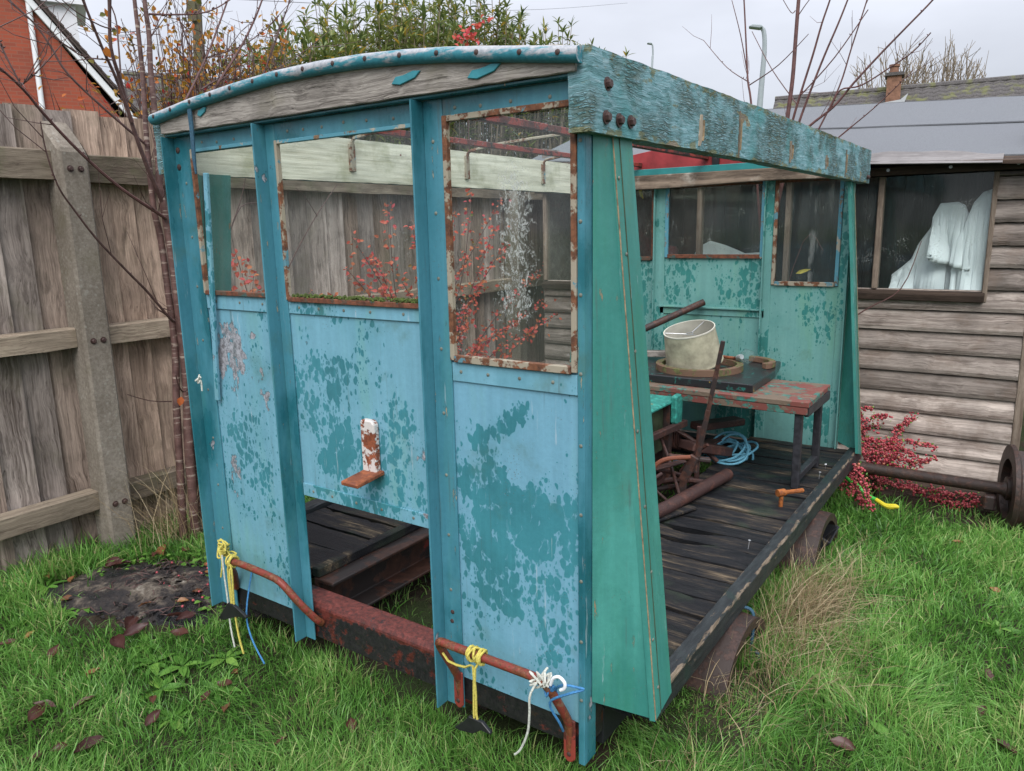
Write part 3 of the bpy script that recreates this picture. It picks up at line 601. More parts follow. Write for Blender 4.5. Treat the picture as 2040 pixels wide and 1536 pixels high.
for sgn, a, b in ((1, .074, .126), (-1, -1.726, -1.664)):
    zt = .240 if sgn > 0 else .325
    vs = []; n = 60; rr = random.Random(11)
    for k in range(n+1):
        y = .165+(3.03-.165)*k/n; w1, w2 = rr.uniform(-.003, .002), rr.uniform(-.003, .002)
        vs += [(a, y, zt-.075), (b, y, zt-.075), (b+w1, y, zt-.008+w2), (b-.006, y, zt+w1*.5), (a+.004, y, zt+w2*.5), (a, y, zt-.006)]
    fs = [(k*6+j, k*6+(j+1) % 6, (k+1)*6+(j+1) % 6, (k+1)*6+j) for k in range(n) for j in range(6)]+[tuple(range(6))[::-1], tuple(range(6*n, 6*n+6))]
    obj('side_sill', MB().add(vs, fs), 'rail', T)
# wheels
def wheel(c, side):
    wv = MB().lathe([(.035, -.065), (.070, -.065), (.070, -.02), (.205, -.012), (.212, -.066), (.280, -.066), (.280, -.042), (.268, -.034), (.260, .098), (.225, .098), (.212, .012), (.070, .020), (.070, .065), (.035, .065)], c, (side, 0, 0), 56, True)
    return obj('wheel', wv, 'wheel', T, 0, True)
for y, z in ((.83, -.10), (2.0, -.10)):
    for x, sd in ((.078, 1), (-1.678, -1)): wheel((x, y, z), sd)
    obj('axle', MB().tube([(.15, y, z), (-1.75, y, z)], .034, 14), 'iron', T, 0, True)
    for x in (-.04, -1.56): obj('axle_box', B(x-.035, x+.03, y-.07, y+.07, z-.06, .0695), 'iron', T, .008)
# open box section bracket on the flank
bn_ = Vector((.72, -.25, .65)).normalized(); bc_ = px(1643, 1054, 'z', .06)
def rimp(u, v): d = CF+(u-1020)/FPX*CR-(v-768)/FPX*CU; t = float(np.dot(bc_-CAM, bn_)/np.dot(d, bn_)); return Vector(CAM+t*d)
rim_ = [rimp(*p) for p in ((1635, 1029), (1674, 1049), (1655, 1083), (1612, 1056))]; cen = sum(rim_, Vector())/4; inn = [cen+(p-cen)*.86 for p in rim_]; dn = Vector((-.115, -.055, -.115))
q = rim_+inn+[p+dn for p in rim_]+[p+dn*.9 for p in inn]; fs = []
for k in range(4):
    k2 = (k+1) % 4; fs += [(k, k2, 4+k2, 4+k), (k2, k, 8+k, 8+k2), (4+k, 4+k2, 12+k2, 12+k)]
fs += [(8, 9, 10, 11), (15, 14, 13, 12)]
obj('box_bracket', MB().add(q, fs), 'blackframe', T, .003)
obj('bracket_strut', MB().bar((.06, 1.72, .155), tuple(cen+dn*.95), .05, .045), 'blackframe', T, .004)

# front wall posts and mullions (angle iron, one leg standing forward)
def wav(mb): return mb
obj('corner_post', MB().box(-1.606, -1.600, -.052, .0, .115, H-.002).box(-1.5995, -1.508, -.007, -.0005, .115, H-.002), 'post', T, .0015)
obj('mullion', MB().box(-1.122, -1.116, -.052, .0, .118, H-.002).box(-1.1155, -1.072, -.007, -.0005, .118, H-.002), 'post', T, .0015)
obj('mullion', MB().box(-.482, -.476, -.052, .0, .105, H-.002).box(-.4755, -.412, -.007, -.0005, .105, H-.002), 'post', T, .0015)
obj('corner_post', MB().box(-.019, .0, -.007, -.0005, .085, H-.002).box(-.006, .0, .0, .055, .085, H-.002), 'post', T, .0015)
obj('corner_post', MB().box(-.055, .0, 2.995, 3.002, .1, 1.72).box(-.006, .0, 2.94, 2.994, .1, 1.72), 'rear', T, .0015)
obj('corner_post', MB().box(-1.600, -1.545, 2.995, 3.002, .1, 1.72).box(-1.600, -1.594, 2.94, 2.994, .1, 1.72), 'rear', T, .0015)
# sheet panels
def panel(x0, x1, z0, z1, y, mat, nx=10, nz=14, amp=.0025, seed=0, nm='panel', th=.004):
    V = []; xs = np.linspace(x0, x1, nx+1); zs = np.linspace(z0, z1, nz+1)
    mb = MB(); vs = []
    for side in (0, 1):
        for z in zs:
            for x in xs:
                e = min(x-x0, x1-x, z-z0, z1-z)/.08; e = max(0, min(1, e))
                vs.append((x, y+side*th+amp*e*mnoise.noise((x*4+seed, z*4, seed*3.3)), z))
    n = nx+1; m = n*(nz+1); fs = []
    for j in range(nz):
        for i in range(nx):
            a = j*n+i; fs.append((a, a+1, a+n+1, a+n)); fs.append((m+a, m+a+n, m+a+n+1, m+a+1))
    for i in range(nx): fs += [(i, m+i, m+i+1, i+1), (nz*n+i, nz*n+i+1, m+nz*n+i+1, m+nz*n+i)]
    for j in range(nz): fs += [(j*n, (j+1)*n, m+(j+1)*n, m+j*n), (j*n+nx, m+j*n+nx, m+(j+1)*n+nx, (j+1)*n+nx)]
    return obj(nm, mb.add(vs, fs), mat, T, 0, True)
panel(-1.56, -1.09, .200, 1.300, .0006, 'panel_scuffed', seed=1)['label'] = 'scuffed blue panel with bare grey scrapes'
panel(-1.095, -.450, .655, 1.298, .0006, 'panel', seed=2)['label'] = 'blue panel speckled with dark droplet stains'
panel(-.44, -.0075, .204, 1.160, .0006, 'panel_wet', seed=3)['label'] = 'blue panel with large dark wet stains'
for x0, x1, z0, z1 in ((-1.506, -1.1235, 1.256, 1.304), (-1.070, -.4835, 1.258, 1.296), (-.410, -.0205, 1.105, 1.156), (-1.070, -.4835, .651, .694)):
    obj('cover_strip', B(x0, x1, -.0055, -.0004, z0, z1), 'panel', T, .001)
obj('top_strip', B(-1.5995, -.001, .0004, .004, 1.775, H), 'post', T)
for x0, x1 in ((-1.506, -1.1235), (-1.0705, -.4835), (-.4105, -.0205)): obj('top_strip', B(x0, x1, -.0065, -.0003, 1.782, H-.003), 'post', T, .001)
obj('header_ledge', B(-1.605, .0, -.034, -.0005, H, H+.006), 'post', T, .001)
# front windows
def window(x0, x1, z0, z1, y, mats, glass, sill=None, wd=.011, out=-.012, label=None):
    f = obj('window_frame', MB().box(x0, x0+wd, y+out, y+.004, z0, z1), mats[0], T, .0015)
    obj('bead', B(x1-wd, x1, y+out, y+.004, z0, z1), mats[1], f, .0015)
    obj('bead', B(x0+wd+.0005, x1-wd-.0005, y+out+.001, y+.004, z1-wd, z1), mats[2], f, .0015)
    obj('sill', B(x0+wd+.0005, x1-wd-.0005, y+out-.003, y+.004, z0-.004, z0+wd), mats[3], f, .0015)
    p = obj('pane', B(x0+.004, x1-.004, y+.006, y+.009, z0+.004, z1-.004), glass, f)
    if label: f['label'] = label
    return f
window(-1.508, -1.128, 1.308, 1.788, .0, ('bead', 'bead', 'bead_blue', 'bead_rust'), 'glass_clear')
cw = window(-1.072, -.485, 1.300, 1.782, .0, ('bead', 'bead_rust', 'bead_blue', 'bead_rust'), 'glass_clear')
window(-.412, -.0195, 1.162, 1.790, .0, ('bead', 'bead', 'bead', 'bead'), 'glass_lime', wd=.015)
# moss on the middle sill
mo = MB(); rr = random.Random(5)
for k in range(420):
    x = rr.choice([rr.uniform(-.98, -.66), rr.uniform(-1.05, -.50), rr.uniform(-.60, -.51)]); r_ = rr.uniform(.0015, .0055); z = 1.314+rr.uniform(-.004, .005)
    mo.lathe([(.0005, r_*1.3), (r_*.7, r_*.9), (r_, 0), (r_*.7, -r_*.5)], (x, -.007+rr.uniform(-.006, .006), z), (0, 0, 1), 6)
obj('moss', mo, 'moss', cw, 0, True, 'stuff')
# rear wall
RY = 3.0
panel(-1.56, -1.13, .19, 1.29, RY, 'rear', seed=4); panel(-1.115, -.462, 1.0, 1.30, RY, 'rear', seed=5); panel(-1.115, -.462, .19, .995, RY+.001, 'rear', seed=6); panel(-.455, -.03, .19, 1.145, RY, 'rear', seed=7)
obj('rear_ledge', MB().box(-1.13, -.462, RY-.022, RY-.001, .992, 1.002).box(-1.13, -.462, RY-.006, RY-.001, .950, .9915), 'rear', T, .001)
for x0, x1 in ((-1.17, -1.105), (-.478, -.43)): obj('mullion', MB().box(x0, x1, RY-.006, RY-.0005, .19, 1.75).box(x0, x0+.006, RY-.04, RY-.0065, .19, 1.75), 'rear', T, .001)
window(-1.545, -1.175, 1.29, 1.75, RY, ('bead_rust',)*4, 'glass_rear', wd=.02, out=-.012)
window(-1.103, -.482, 1.305, 1.75, RY, ('bead_blue', 'bead_blue', 'bead_rust', 'bead_rust'), 'glass_rear', wd=.02)
window(-.428, -.057, 1.150, 1.75, RY, ('bead', 'bead_blue', 'bead_rust', 'bead'), 'glass_rear', wd=.02)
def arch(x, h, x0=-1.63, x1=.03): t = (x-(x0+x1)/2)/((x1-x0)/2); return h*(1-t*t)
xs = np.linspace(-1.60, .0, 25)
obj('rear_red_board', MB().prism([(x, 1.845) for x in xs]+[(x, 1.885+arch(x, .10)) for x in xs[::-1]], RY-.03, RY+.02), 'redpaint', T, .002)
obj('rear_top_rail', B(-1.60, .0, RY-.062, RY-.0305, 1.812, 1.850), 'tealpaint', T, .002)
obj('rear_header', MB().prism([(x, 1.735-.008*math.sin((x+1.6)*4)) for x in xs]+[(x, 1.8115) for x in xs[::-1]], RY-.085, RY-.035), 'rear_header', T, .003)
# curved front header board, rounded trim, second board behind
AR = [(-1.632, 1.890), (-1.391, 1.918), (-1.181, 1.935), (-.991, 1.946), (-.80, 1.9475), (-.635, 1.943), (-.485, 1.933), (-.34, 1.919), (-.18, 1.898), (-.03, 1.877), (.018, 1.871)]
def az(x): return float(np.interp(x, [a for a, b in AR], [b for a, b in AR]))
xs = np.linspace(-1.606, -.001, 40)
rr = random.Random(9)
obj('front_header', MB().prism([(x, H+.0065+rr.uniform(-.001, .002)) for x in xs]+[(x, az(x)-.003) for x in xs[::-1]], -.047, -.003), 'header', T, .002)
obj('back_header', MB().prism([(x, H+.002) for x in xs]+[(x, az(x)+.027+rr.uniform(-.001, .003)) for x in xs[::-1]], -.0025, .040), 'header', T, .002)
tb = MB(); pr = [(-1, -.6), (-1, .25), (-.72, .72), (-.2, 1), (.35, .98), (.8, .7), (1, .2), (1, -.6)]
ts = np.linspace(-1.632, .016, 60); vs = []
for x in ts:
    z = az(x)
    for a, b in pr: vs.append((x, -.046-.017*(b if True else 0)-.008, z+.0175*a))
n = len(pr); fs = [(i*n+k, i*n+(k+1) % n, (i+1)*n+(k+1) % n, (i+1)*n+k) for i in range(len(ts)-1) for k in range(n)]+[tuple(range(n))[::-1], tuple(range(n*(len(ts)-1), n*len(ts)))]
trim = obj('roof_trim', tb.add(vs, fs), 'tube', T, 0, True)
# screws: one shared dome
def dome(r, h, n=8):
    m = MB().lathe([(r, 0), (r*.92, h*.5), (r*.5, h*.92), (.0004, h)], (0, 0, 0), (0, -1, 0), n); return m.mesh('screw', (0, 0, 0), True)
SCR, SCRB = dome(.005, .0025), dome(.0068, .0035)
SCR.materials.append(MT['screw']); SCRB.materials.append(MT['bolt'])
def screw(p, me, parent=T, axis='y'):
    o = bpy.data.objects.new('screw', me); COL.objects.link(o); o.parent = parent; b = base_of(parent)
    o.location = (p[0]-b[0], p[1]-b[1], p[2]-b[2])
    if axis == 'x': o.rotation_euler = (0, 0, R(90))
    return o
for x in (-1.60, -1.50, -1.39, -1.28, -1.18, -1.07, -.96, -.85, -.73, -.61, -.49, -.37, -.25, -.13, -.03): screw((x, -.0705, az(x)+.002), SCRB, trim)
for x in (-1.44, -1.36, -1.27, -1.18, -1.01, -.94, -.86, -.77, -.68, -.58, -.37, -.29, -.20, -.09): screw((x, -.0065, 1.804+rr.uniform(-.004, .004)), SCR)
for z in (.28, .45, .62, .80, .98, 1.16, 1.35, 1.52, 1.70): screw((-.010, -.007, z), SCR); screw((-.445, -.007, z+.03), SCR); screw((-1.55, -.007, z-.02), SCR)
for x in (-1.45, -1.32, -1.20): screw((x, -.0055, 1.282), SCR)
for x in (-1.02, -.93, -.82, -.71, -.58): screw((x, -.0055, 1.278), SCR); screw((x, -.0055, .672), SCR)
for x in (-.38, -.29, -.19, -.09): screw((x, -.0055, 1.132), SCR)
for p in ((-1.58, -.007, 1.79), (-1.582, -.007, 1.735)): screw(p, SCRB).scale = (1.6, 1.6, 1.6)
for p in ((-.445, -.007, .38), (-.442, -.007, .41)): screw(p, SCRB)
# roof side beams with carved-out, uneven faces
def beam(x0, x1, y0, y1, z0, z1, seed, mats, flip=False):
    ny, nz, nxx = 170, 14, 3; vs, fs, mi = [], [], []
    ring = [(x1, z0+(z1-z0)*k/nz) for k in range(nz)]+[(x1-(x1-x0)*k/nxx, z1) for k in range(nxx)]+[(x0, z1-(z1-z0)*k/nz) for k in range(nz)]+[(x0+(x1-x0)*k/nxx, z0) for k in range(nxx)]
    m = len(ring)
    for j in range(ny+1):
        y = y0+(y1-y0)*j/ny
        for x, z in ring:
            nn = .0030*mnoise.noise((x*30+seed, y*9, z*60))+.0035*mnoise.noise((x*9, y*3, z*14+seed)); ed = .004*abs(mnoise.noise((seed, y*11, z*5)))
            xx = x+(nn if x > (x0+x1)/2 else -nn); zz = z+(ed*(-1 if z > z1-.001 else 1) if (z > z1-.001 or z < z0+.001) else nn*.2)
            vs.append((xx, y+(.004*mnoise.noise((x*40, z*40, seed)) if j in (0, ny) else 0), zz+.004*math.sin(y*1.1)))
    for j in range(ny):
        for k in range(m):
            fs.append((j*m+k, (j)*m+(k+1) % m, (j+1)*m+(k+1) % m, (j+1)*m+k)); mi.append(1 if (nz+nxx <= k < 2*nz+nxx) else 0)
    fs += [tuple(range(m))[::-1], tuple(range(ny*m, ny*m+m))]; mi += [0, 0]
    if flip: mi = [1 if (c < ny*m and c % m < nz) else 0 for c in range(len(fs))]
    mb = MB(); mb.add(vs, fs); mb.mi = mi
    return obj('roof_beam', mb, mats, T, 0, True)
rb = beam(-.024, .030, -.036, 3.20, 1.713, 1.893, 3.1, ['beam', 'cream']); rb['label'] = 'cracked teal side beam with mossy edges'
lb = beam(-1.662, -1.608, -.036, 3.20, 1.713, 1.893, 8.2, ['beam', 'cream'], True); lb['label'] = 'side beam painted cream inside'
for y, z0, z1, w_, lean in ((.60, 1.728, 1.815, .020, .012), (.95, 1.716, 1.86, .006, .0), (1.55, 1.735, 1.815, .022, .006), (2.15, 1.74, 1.80, .008, .0), (2.55, 1.72, 1.85, .006, .004)):
    rr = random.Random(int(y*100)); L_ = [(y+lean*k/6+rr.uniform(-.002, .002), z0+(z1-z0)*k/6) for k in range(7)]; R_ = [(y+w_*math.sin(math.pi*(.15+.7*k/6))+lean*k/6+rr.uniform(-.002, .003), z0+(z1-z0)*k/6) for k in range(7)]
    obj('wood_scar', MB().prism(L_+R_[::-1], .026, .0355, 'x'), 'scar', rb)
    obj('paint_curl', MB().prism([(p+.0005, q_) for p, q_ in R_[1:6]]+[(p+.004, q_) for p, q_ in R_[1:6]][::-1], .026, .0395, 'x'), 'primer', rb)
# big hex bolts on washers on the near beam
def hexbolt(c, ax, r, parent, mat='bolt', nm='bolt'):
    d = Vector(ax); mb = MB().lathe([(.0005, 0), (r*1.5, 0), (r*1.5, r*.25), (.0005, r*.26)], c, d, 16); cc = Vector(c)+d*r*.25
    mb.lathe([(r, 0), (r, r*.75), (r*.85, r*.9), (.0005, r*.9)], cc, d, 6); return obj(nm, mb, mat, parent)
for y, z in ((.045, 1.822), (.040, 1.750), (.105, 1.750), (.165, 1.752)): hexbolt((.030, y, z), (1, 0, 0), .0105, rb)
for y in (3.13, 3.16): hexbolt((.029, y, 1.745), (1, 0, 0), .010, rb)
# flared wings behind the posts
def wing(x0, y0, xs_, ys_, xt, zt, zb, sy, nm='wing', mirror=False):
    "sheet from the post to a batten that leans out towards the floor"
    f = (lambda p: (-1.6-p[0], p[1], p[2])) if mirror else (lambda p: p)
    nz = 40; th = .004; vs, fs = [], []
    for k in range(nz+1):
        t = k/nz; z = zt+(zb-zt)*t
        a = (x0+.001, y0, z+.045*t); fold = (xt+(xs_-xt)*t+.0022*mnoise.noise((z*5, x0, y0)), y0+sy*(ys_+.003*mnoise.noise((z*4, 5, y0))), z)
        vs += [f(a), f(fold), f((fold[0]-.001, fold[1]+sy*th*1.2, fold[2])), f((a[0]-.001, a[1]+sy*th*1.2, a[2]))]
    fs = [(k*4+j, k*4+(j+1) % 4, (k+1)*4+(j+1) % 4, (k+1)*4+j) for k in range(nz) for j in range(4)]+[(0, 1, 2, 3), (nz*4+3, nz*4+2, nz*4+1, nz*4)]
    w_ = obj(nm, MB().add(vs, fs), 'wing', T, 0, True)
    vs = []
    for k in range(nz+1):
        t = k/nz; z = zt+(zb-zt)*t; xf = xt+(xs_-xt)*t+.0008; ya = y0+sy*(ys_-.012); yb = y0+sy*(ys_+.095)
        vs += [f((xf-.014, ya, z)), f((xf, ya+sy*.004, z)), f((xf+.002, yb, z+.03*t)), f((xf-.014, yb, z+.03*t))]
    bt = obj('batten', MB().add(vs, fs), 'wing', w_, 0, True)
    for (da, db, mt_) in ((.0, .0016, 'primer'), (.034, .0350, 'mouldy')):
        rr_ = random.Random(31); vs2 = []; m = 60
        for k in range(m+1):
            t = k/m; z = zt+(zb-zt)*t; xf = xt+(xs_-xt)*t+.0008; ya = y0+sy*(ys_-.008+da); j_ = rr_.uniform(0, db-da if mt_ == 'primer' else .0008)
            vs2 += [f((xf+.0002, ya, z+.004)), f((xf+.0022, ya+sy*.0005, z+.004)), f((xf+.0026, ya+sy*(.0018+j_), z+.004)), f((xf+.0002, ya+sy*(.0018+j_), z+.004))]
        fs2 = [(k*4+j, k*4+(j+1) % 4, (k+1)*4+(j+1) % 4, (k+1)*4+j) for k in range(m) for j in range(4)]+[(0, 1, 2, 3), (m*4+3, m*4+2, m*4+1, m*4)]
        obj('worn_edge' if mt_ == 'primer' else 'seam', MB().add(vs2, fs2), mt_, bt)
    return w_
wg = wing(.001, .03, .152, .08, .012, 1.718, .215, 1)
wing(.001, .03, .225, .08, .012, 1.718, .25, 1, mirror=True)
wing(.001, 2.985, .140, .06, .004, 1.712, .21, -1)
wing(.001, 2.985, .140, .06, .004, 1.712, .21, -1, mirror=True)
for k, z in enumerate((1.62, 1.44, 1.20, 1.0, .80, .62, .44, .30)):
    t = (1.718-z)/(1.718-.215); screw((.012+.14*t+.0025, .12+.01*(k % 3), z), SCR, wg, 'x')
# L-shaped coupling bracket on the middle panel
cbk = obj('coupling_bracket', MB().prism([(-.764, .790), (-.706, .790), (-.706, .945), (-.716, .955), (-.758, .955), (-.764, .948)], -.024, -.0005), 'bracket', T, .004)
obj('bracket_foot', MB().bar((-.728, .0, .792), (-.728, -.115, .780), .070, .014), 'bracket_rust', cbk, .003)
# bent red rods along the front beam
def rod(pts, r=.0125, **k): return obj('front_handle', MB().tube(pts, r, 10, True, 7), 'handle', T, 0, True)
rod([(-1.505, -.005, .200), (-1.470, -.03, .27), (-1.425, -.075, .345), (-1.36, -.085, .366), (-1.20, -.085, .363), (-1.13, -.082, .35), (-1.075, -.06, .285), (-1.045, -.02, .215), (-1.04, .003, .19)])
rod([(-.425, -.004, .135), (-.425, -.012, .20), (-.425, -.035, .25), (-.437, -.072, .33), (-.425, -.088, .358), (-.39, -.09, .362), (-.22, -.09, .362), (-.105, -.088, .36), (-.075, -.08, .345), (-.055, -.05, .28), (-.045, -.014, .20), (-.045, -.006, .12)])
for x0, x1, z0, z1 in ((-.443, -.409, .105, .225), (-.062, -.026, .085, .215)):
    hf = obj('handle_foot', MB().prism([(x0, z0+.012), (x0+.012, z0), (x1-.012, z0), (x1, z0+.012), (x1, z1), (x0, z1)], -.016, -.0075), 'red', T, .003)
    for zz_ in (z0+.025, z0+.075): screw(((x0+x1)/2, -.016, zz_), SCRB, hf)
# longitudinal roof bar, hoops, hooks and the red under-roof strips
obj('roof_bar', MB().bar((-.84, .041, 1.905), (-.84, 2.968, 1.900), .035, .028), 'red', T, .002)
obj('roof_bar', MB().bar((-1.27, .041, 1.885), (-1.27, 2.968, 1.88), .030, .024), 'red', T, .002)
obj('roof_bar', MB().bar((-.33, .041, 1.885), (-.33, 2.968, 1.88), .030, .024), 'red', T, .002)
for y in (.82, 1.62, 2.35):
    obj('roof_hoop', MB().tube([(-1.606, y, 1.80), (-1.595, y, 1.885), (-1.55, y, 1.90)]+[(x, y, 1.90+arch(x, .035)) for x in np.linspace(-1.4, -.2, 7)]+[(-.05, y, 1.90), (-.022, y, 1.885), (-.026, y, 1.80)], .008, 6, True, 3), 'bead', T, 0, True)
    obj('hoop_bracket', B(-1.610, -1.596, y-.016, y+.016, 1.76, 1.875), 'bead', T, .002)
    obj('hoop_bracket', B(-.036, -.022, y-.016, y+.016, 1.76, 1.875), 'bead', T, .002)
obj('rear_bracket', B(-.795, -.755, RY-.055, RY-.0305, 1.851, 1.935), 'blackframe', T, .003)
# hanging blue strap and loose timber strip by the left window
obj('strap', MB().prism([(-1.418, 1.906), (-1.398, 1.910), (-1.397, 1.84), (-1.402, 1.74), (-1.405, 1.70), (-1.410, 1.70), (-1.418, 1.75), (-1.416, 1.84)], -.064, -.0585), 'rope_db', T, .001)
obj('loose_strip', MB().bar((-1.400, -.030, 1.705), (-1.487, -.014, .93), .020, .012, (0, 1, 0)), 'panel', T, .002)
# paint flakes on the header
for cx, cz_, L in ((-.49, 1.887, .10), (-.245, 1.872, .10), (-1.36, 1.892, .05)):
    obj('paint_flake', MB().prism([(cx-L*.5, cz_-.012), (cx-L*.2, cz_-.017), (cx+L*.3, cz_-.006), (cx+L*.5, cz_+.009), (cx+L*.25, cz_+.012), (cx-L*.1, cz_+.005), (cx-L*.35, cz_+.004)], -.052, -.0465), 'paintflake', T, .0015)
# rear bench: planks on black legs
for k in range(3): obj('bench_plank', B(-1.53, .030-.004*k, 2.115+k*.163, 2.115+k*.163+.158, .635, .664), 'bench', T, .004)
obj('bench_edge', B(-1.52, .022, 2.118, 2.140, .598, .6345), 'bench', T, .003); obj('bench_end', B(.004, .026, 2.142, 2.585, .585, .6345), 'legs', T, .003)
for x in (-.02, -1.48):
    for y in (2.150, 2.545): obj('bench_leg', B(x-.018, x+.018, y-.018, y+.018, .217 if x > -1 else .30, .6345), 'legs', T, .003)
    obj('bench_stretcher', B(x-.016, x+.016, 2.173, 2.522, .250 if x > -1 else .34, .285 if x > -1 else .375), 'legs', T, .003)
# middle engine seat, its skirts and the machinery under it
obj('seat_board', MB().prism([(-1.12, .596), (-.632, .596), (-.620, .608), (-.632, .622), (-1.12, .622)], 1.05, 2.10, 'y'), 'seat', T, .004)
obj('seat_batten', B(-1.10, -.635, 1.10, 1.26, .6225, .640), 'seat', T, .005); obj('seat_batten', B(-1.10, -.64, 1.62, 1.80, .6225, .638), 'seat', T, .005)
obj('seat_skirt', B(-.70, -.672, 1.08, 2.09, .345, .5955), 'mouldy', T, .003)
obj('seat_arm', MB().prism([(2.02, .50), (2.085, .46), (2.105, .48), (2.112, .60), (2.09, .645), (2.02, .640)], -.632, -.600, 'x'), 'seat', T, .006)
obj('seat_bearer', MB().box(-1.1, -.55, 1.50, 1.545, .545, .595), 'pine', T, .004)
for y in (1.12, 2.04): obj('seat_leg', B(-.672, -.635, y-.02, y+.02, .187, .5955), 'iron', T, .003); obj('seat_leg', B(-1.12, -1.085, y-.02, y+.02, .187, .5955), 'iron', T, .003)
obj('seat_rail', MB().bar((-.655, 1.05, .50), (-.60, 2.15, .475), .03, .035), 'brownpipe', T, .004)
eng = obj('engine_block', MB().box(-1.02, -.74, 1.35, 1.85, .20, .36).box(-.98, -.78, 1.42, 1.78, .3605, .44), 'brownpipe', T, .012)
for k in range(5): obj('cooling_fin', B(-.735, -.66, 2.12+.03*k, 2.13+.03*k, .34-.012*k, .43-.012*k), 'brownpipe', eng, .001)
obj('gearbox', MB().prism([(1.9, .19), (2.3, .19), (2.34, .34), (2.24, .43), (1.98, .41), (1.9, .34)], -.95, -.745, 'x'), 'brownpipe', T, .015)
obj('exhaust_flange', MB().lathe([(.030, 0), (.052, 0), (.052, .02), (.040, .022), (.040, .20), (.030, .20)], (-.56, 1.72, .31), (-.65, .3, .02), 16, True), 'brownpipe', T, 0, True)
obj('floor_channel', MB().bar((-.58, 2.12, .36), (-.47, 2.42, .27), .11, .05), 'brownpipe', T, .006)
obj('floor_channel', MB().bar((-.60, 2.30, .42), (-.46, 2.62, .40), .09, .04), 'brownpipe', T, .006)
qs = random.Random(61)
for a, b, r_ in (((-.63, 1.50, .40), (-.46, 2.00, .22), .010), ((-.66, 1.95, .45), (-.44, 1.70, .24), .008), ((-.60, 2.10, .215), (-.44, 2.06, .40), .009), ((-.70, 2.20, .42), (-.47, 2.30, .24), .012), ((-.58, 1.35, .24), (-.50, 1.62, .36), .008), ((-.64, 1.75, .24), (-.42, 1.95, .235), .014), ((-.66, 1.60, .33), (-.48, 1.66, .21), .007)):
    obj('lever', MB().tube([a, ((a[0]+b[0])/2, (a[1]+b[1])/2, (a[2]+b[2])/2+.02), b], r_, 8, True, 3), 'brownpipe', T, 0, True)
for k in range(12):
    a = Vector((qs.uniform(-1.0, -.62), qs.uniform(1.2, 2.5), qs.uniform(.20, .34))); b = a+Vector((qs.uniform(.0, .28), qs.uniform(-.30, .30), qs.uniform(-.05, .10))); b.x = min(b.x, -.40); b.z = max(b.z, .20)
    if k % 3: obj('scrap_rod', MB().tube([a, b], qs.uniform(.006, .016), 8), 'brownpipe' if k % 2 else 'iron', T, 0, True)
    else: obj('scrap_plate', MB().bar(a, b, qs.uniform(.04, .09), .008), 'brownpipe', T, .002)
obj('floor_pipe', MB().tube([(-.52, .95, .250), (-.414, 1.498, .250), (-.339, 2.087, .250)], .031, 14), 'brownpipe', T, 0, True)
obj('pedal_rod', MB().tube([(-.56, 1.60, .22), (-.55, 1.62, .36), (-.50, 1.65, .42), (-.40, 1.72, .43)], .011, 8, True, 5), 'bracket_rust', T, 0, True)
lv = obj('brake_lever', MB().bar((-.272, 1.75, .99), (-.33, 1.75, .66), .020, .012, (0, 1, 0)).bar((-.33, 1.75, .662), (-.378, 1.75, .41), .024, .013, (0, 1, 0)), 'iron', T, .003)
obj('lever_arm', MB().bar((-.385, 1.742, .43), (-.44, 1.738, .30), .045, .02, (0, 1, 0)).bar((-.438, 1.74, .302), (-.448, 1.742, .19), .035, .018, (0, 1, 0)), 'iron', lv, .003)
obj('lever_clamp', MB().bar((-.50, 1.70, .425), (-.33, 1.80, .405), .035, .018).bar((-.39, 1.76, .40), (-.39, 1.76, .345), .03, .03), 'iron', lv, .004)
obj('lever_post', MB().tube([(-.455, 1.95, .20), (-.445, 1.95, .52)], .013, 8), 'brownpipe', T)
obj('floor_tap', MB().tube([(-.010, 1.865, .214), (-.010, 1.865, .275)], .010, 8).tube([(-.024, 1.85, .281), (.0, 1.88, .281)], .0175, 10).tube([(-.008, 1.868, .281), (.058, 1.975, .272)], .0105, 8), 'orange_rust', T, 0, True)
obj('loose_lath', MB().bar((-.43, 1.38, .222), (-.34, 1.62, .225), .045, .012), 'floor', T, .002)
# nails left standing in the planks
nl = MB().lathe([(.0012, 0), (.0012, .028), (.0045, .029), (.0045, .031), (.0004, .0315)], (0, 0, 0), (0, 0, 1), 6).mesh('nail'); nl.materials.append(MT['steel'])
for x, y, tx in ((.012, 1.32, 0.), (.035, 2.55, .6), (.045, 2.36, .1), (-.05, 2.62, -.4)):
    o = bpy.data.objects.new('nail', nl); COL.objects.link(o); o.parent = T; o.location = (x+.8, y-1.5, .213); o.rotation_euler = (tx, .1, 0); o.scale = (1.3, 1.3, 1.3)

# ------------------------------------------------------------------ loose things in and on the trolley
solo('loose_board', MB().prism([(-1.12, 2.20), (-.262, 2.185), (-.275, 2.62), (-.33, 2.93), (-1.10, 2.93)], .6645, .708, 'z'), 'board', 'black board with teal flaking edges lying on the red bench', 'board', (-.7, 2.55, .6645), bevel=.004)
solo('wooden_ring', MB().lathe([(.205, 0), (.240, 0), (.240, .034), (.205, .034)], (-.655, 2.47, .709), (0, 0, 1), 36, True), 'ringwood', 'mossy wooden ring lying flat under the lampshade', 'ring', (-.655, 2.47, .709), smooth=True)
a_ = [(-.50+.20*math.cos(t), 2.70+.16*math.sin(t)) for t in np.linspace(-.5, 1.5, 12)]; b_ = [(-.50+.165*math.cos(t), 2.70+.125*math.sin(t)) for t in np.linspace(1.5, -.5, 12)]
solo('ring_segment', MB().prism(a_+b_, .709, .742, 'z'), 'ringwood', 'broken curved piece of a wooden ring behind the lampshade', 'ring', (-.45, 2.75, .709), bevel=.003)
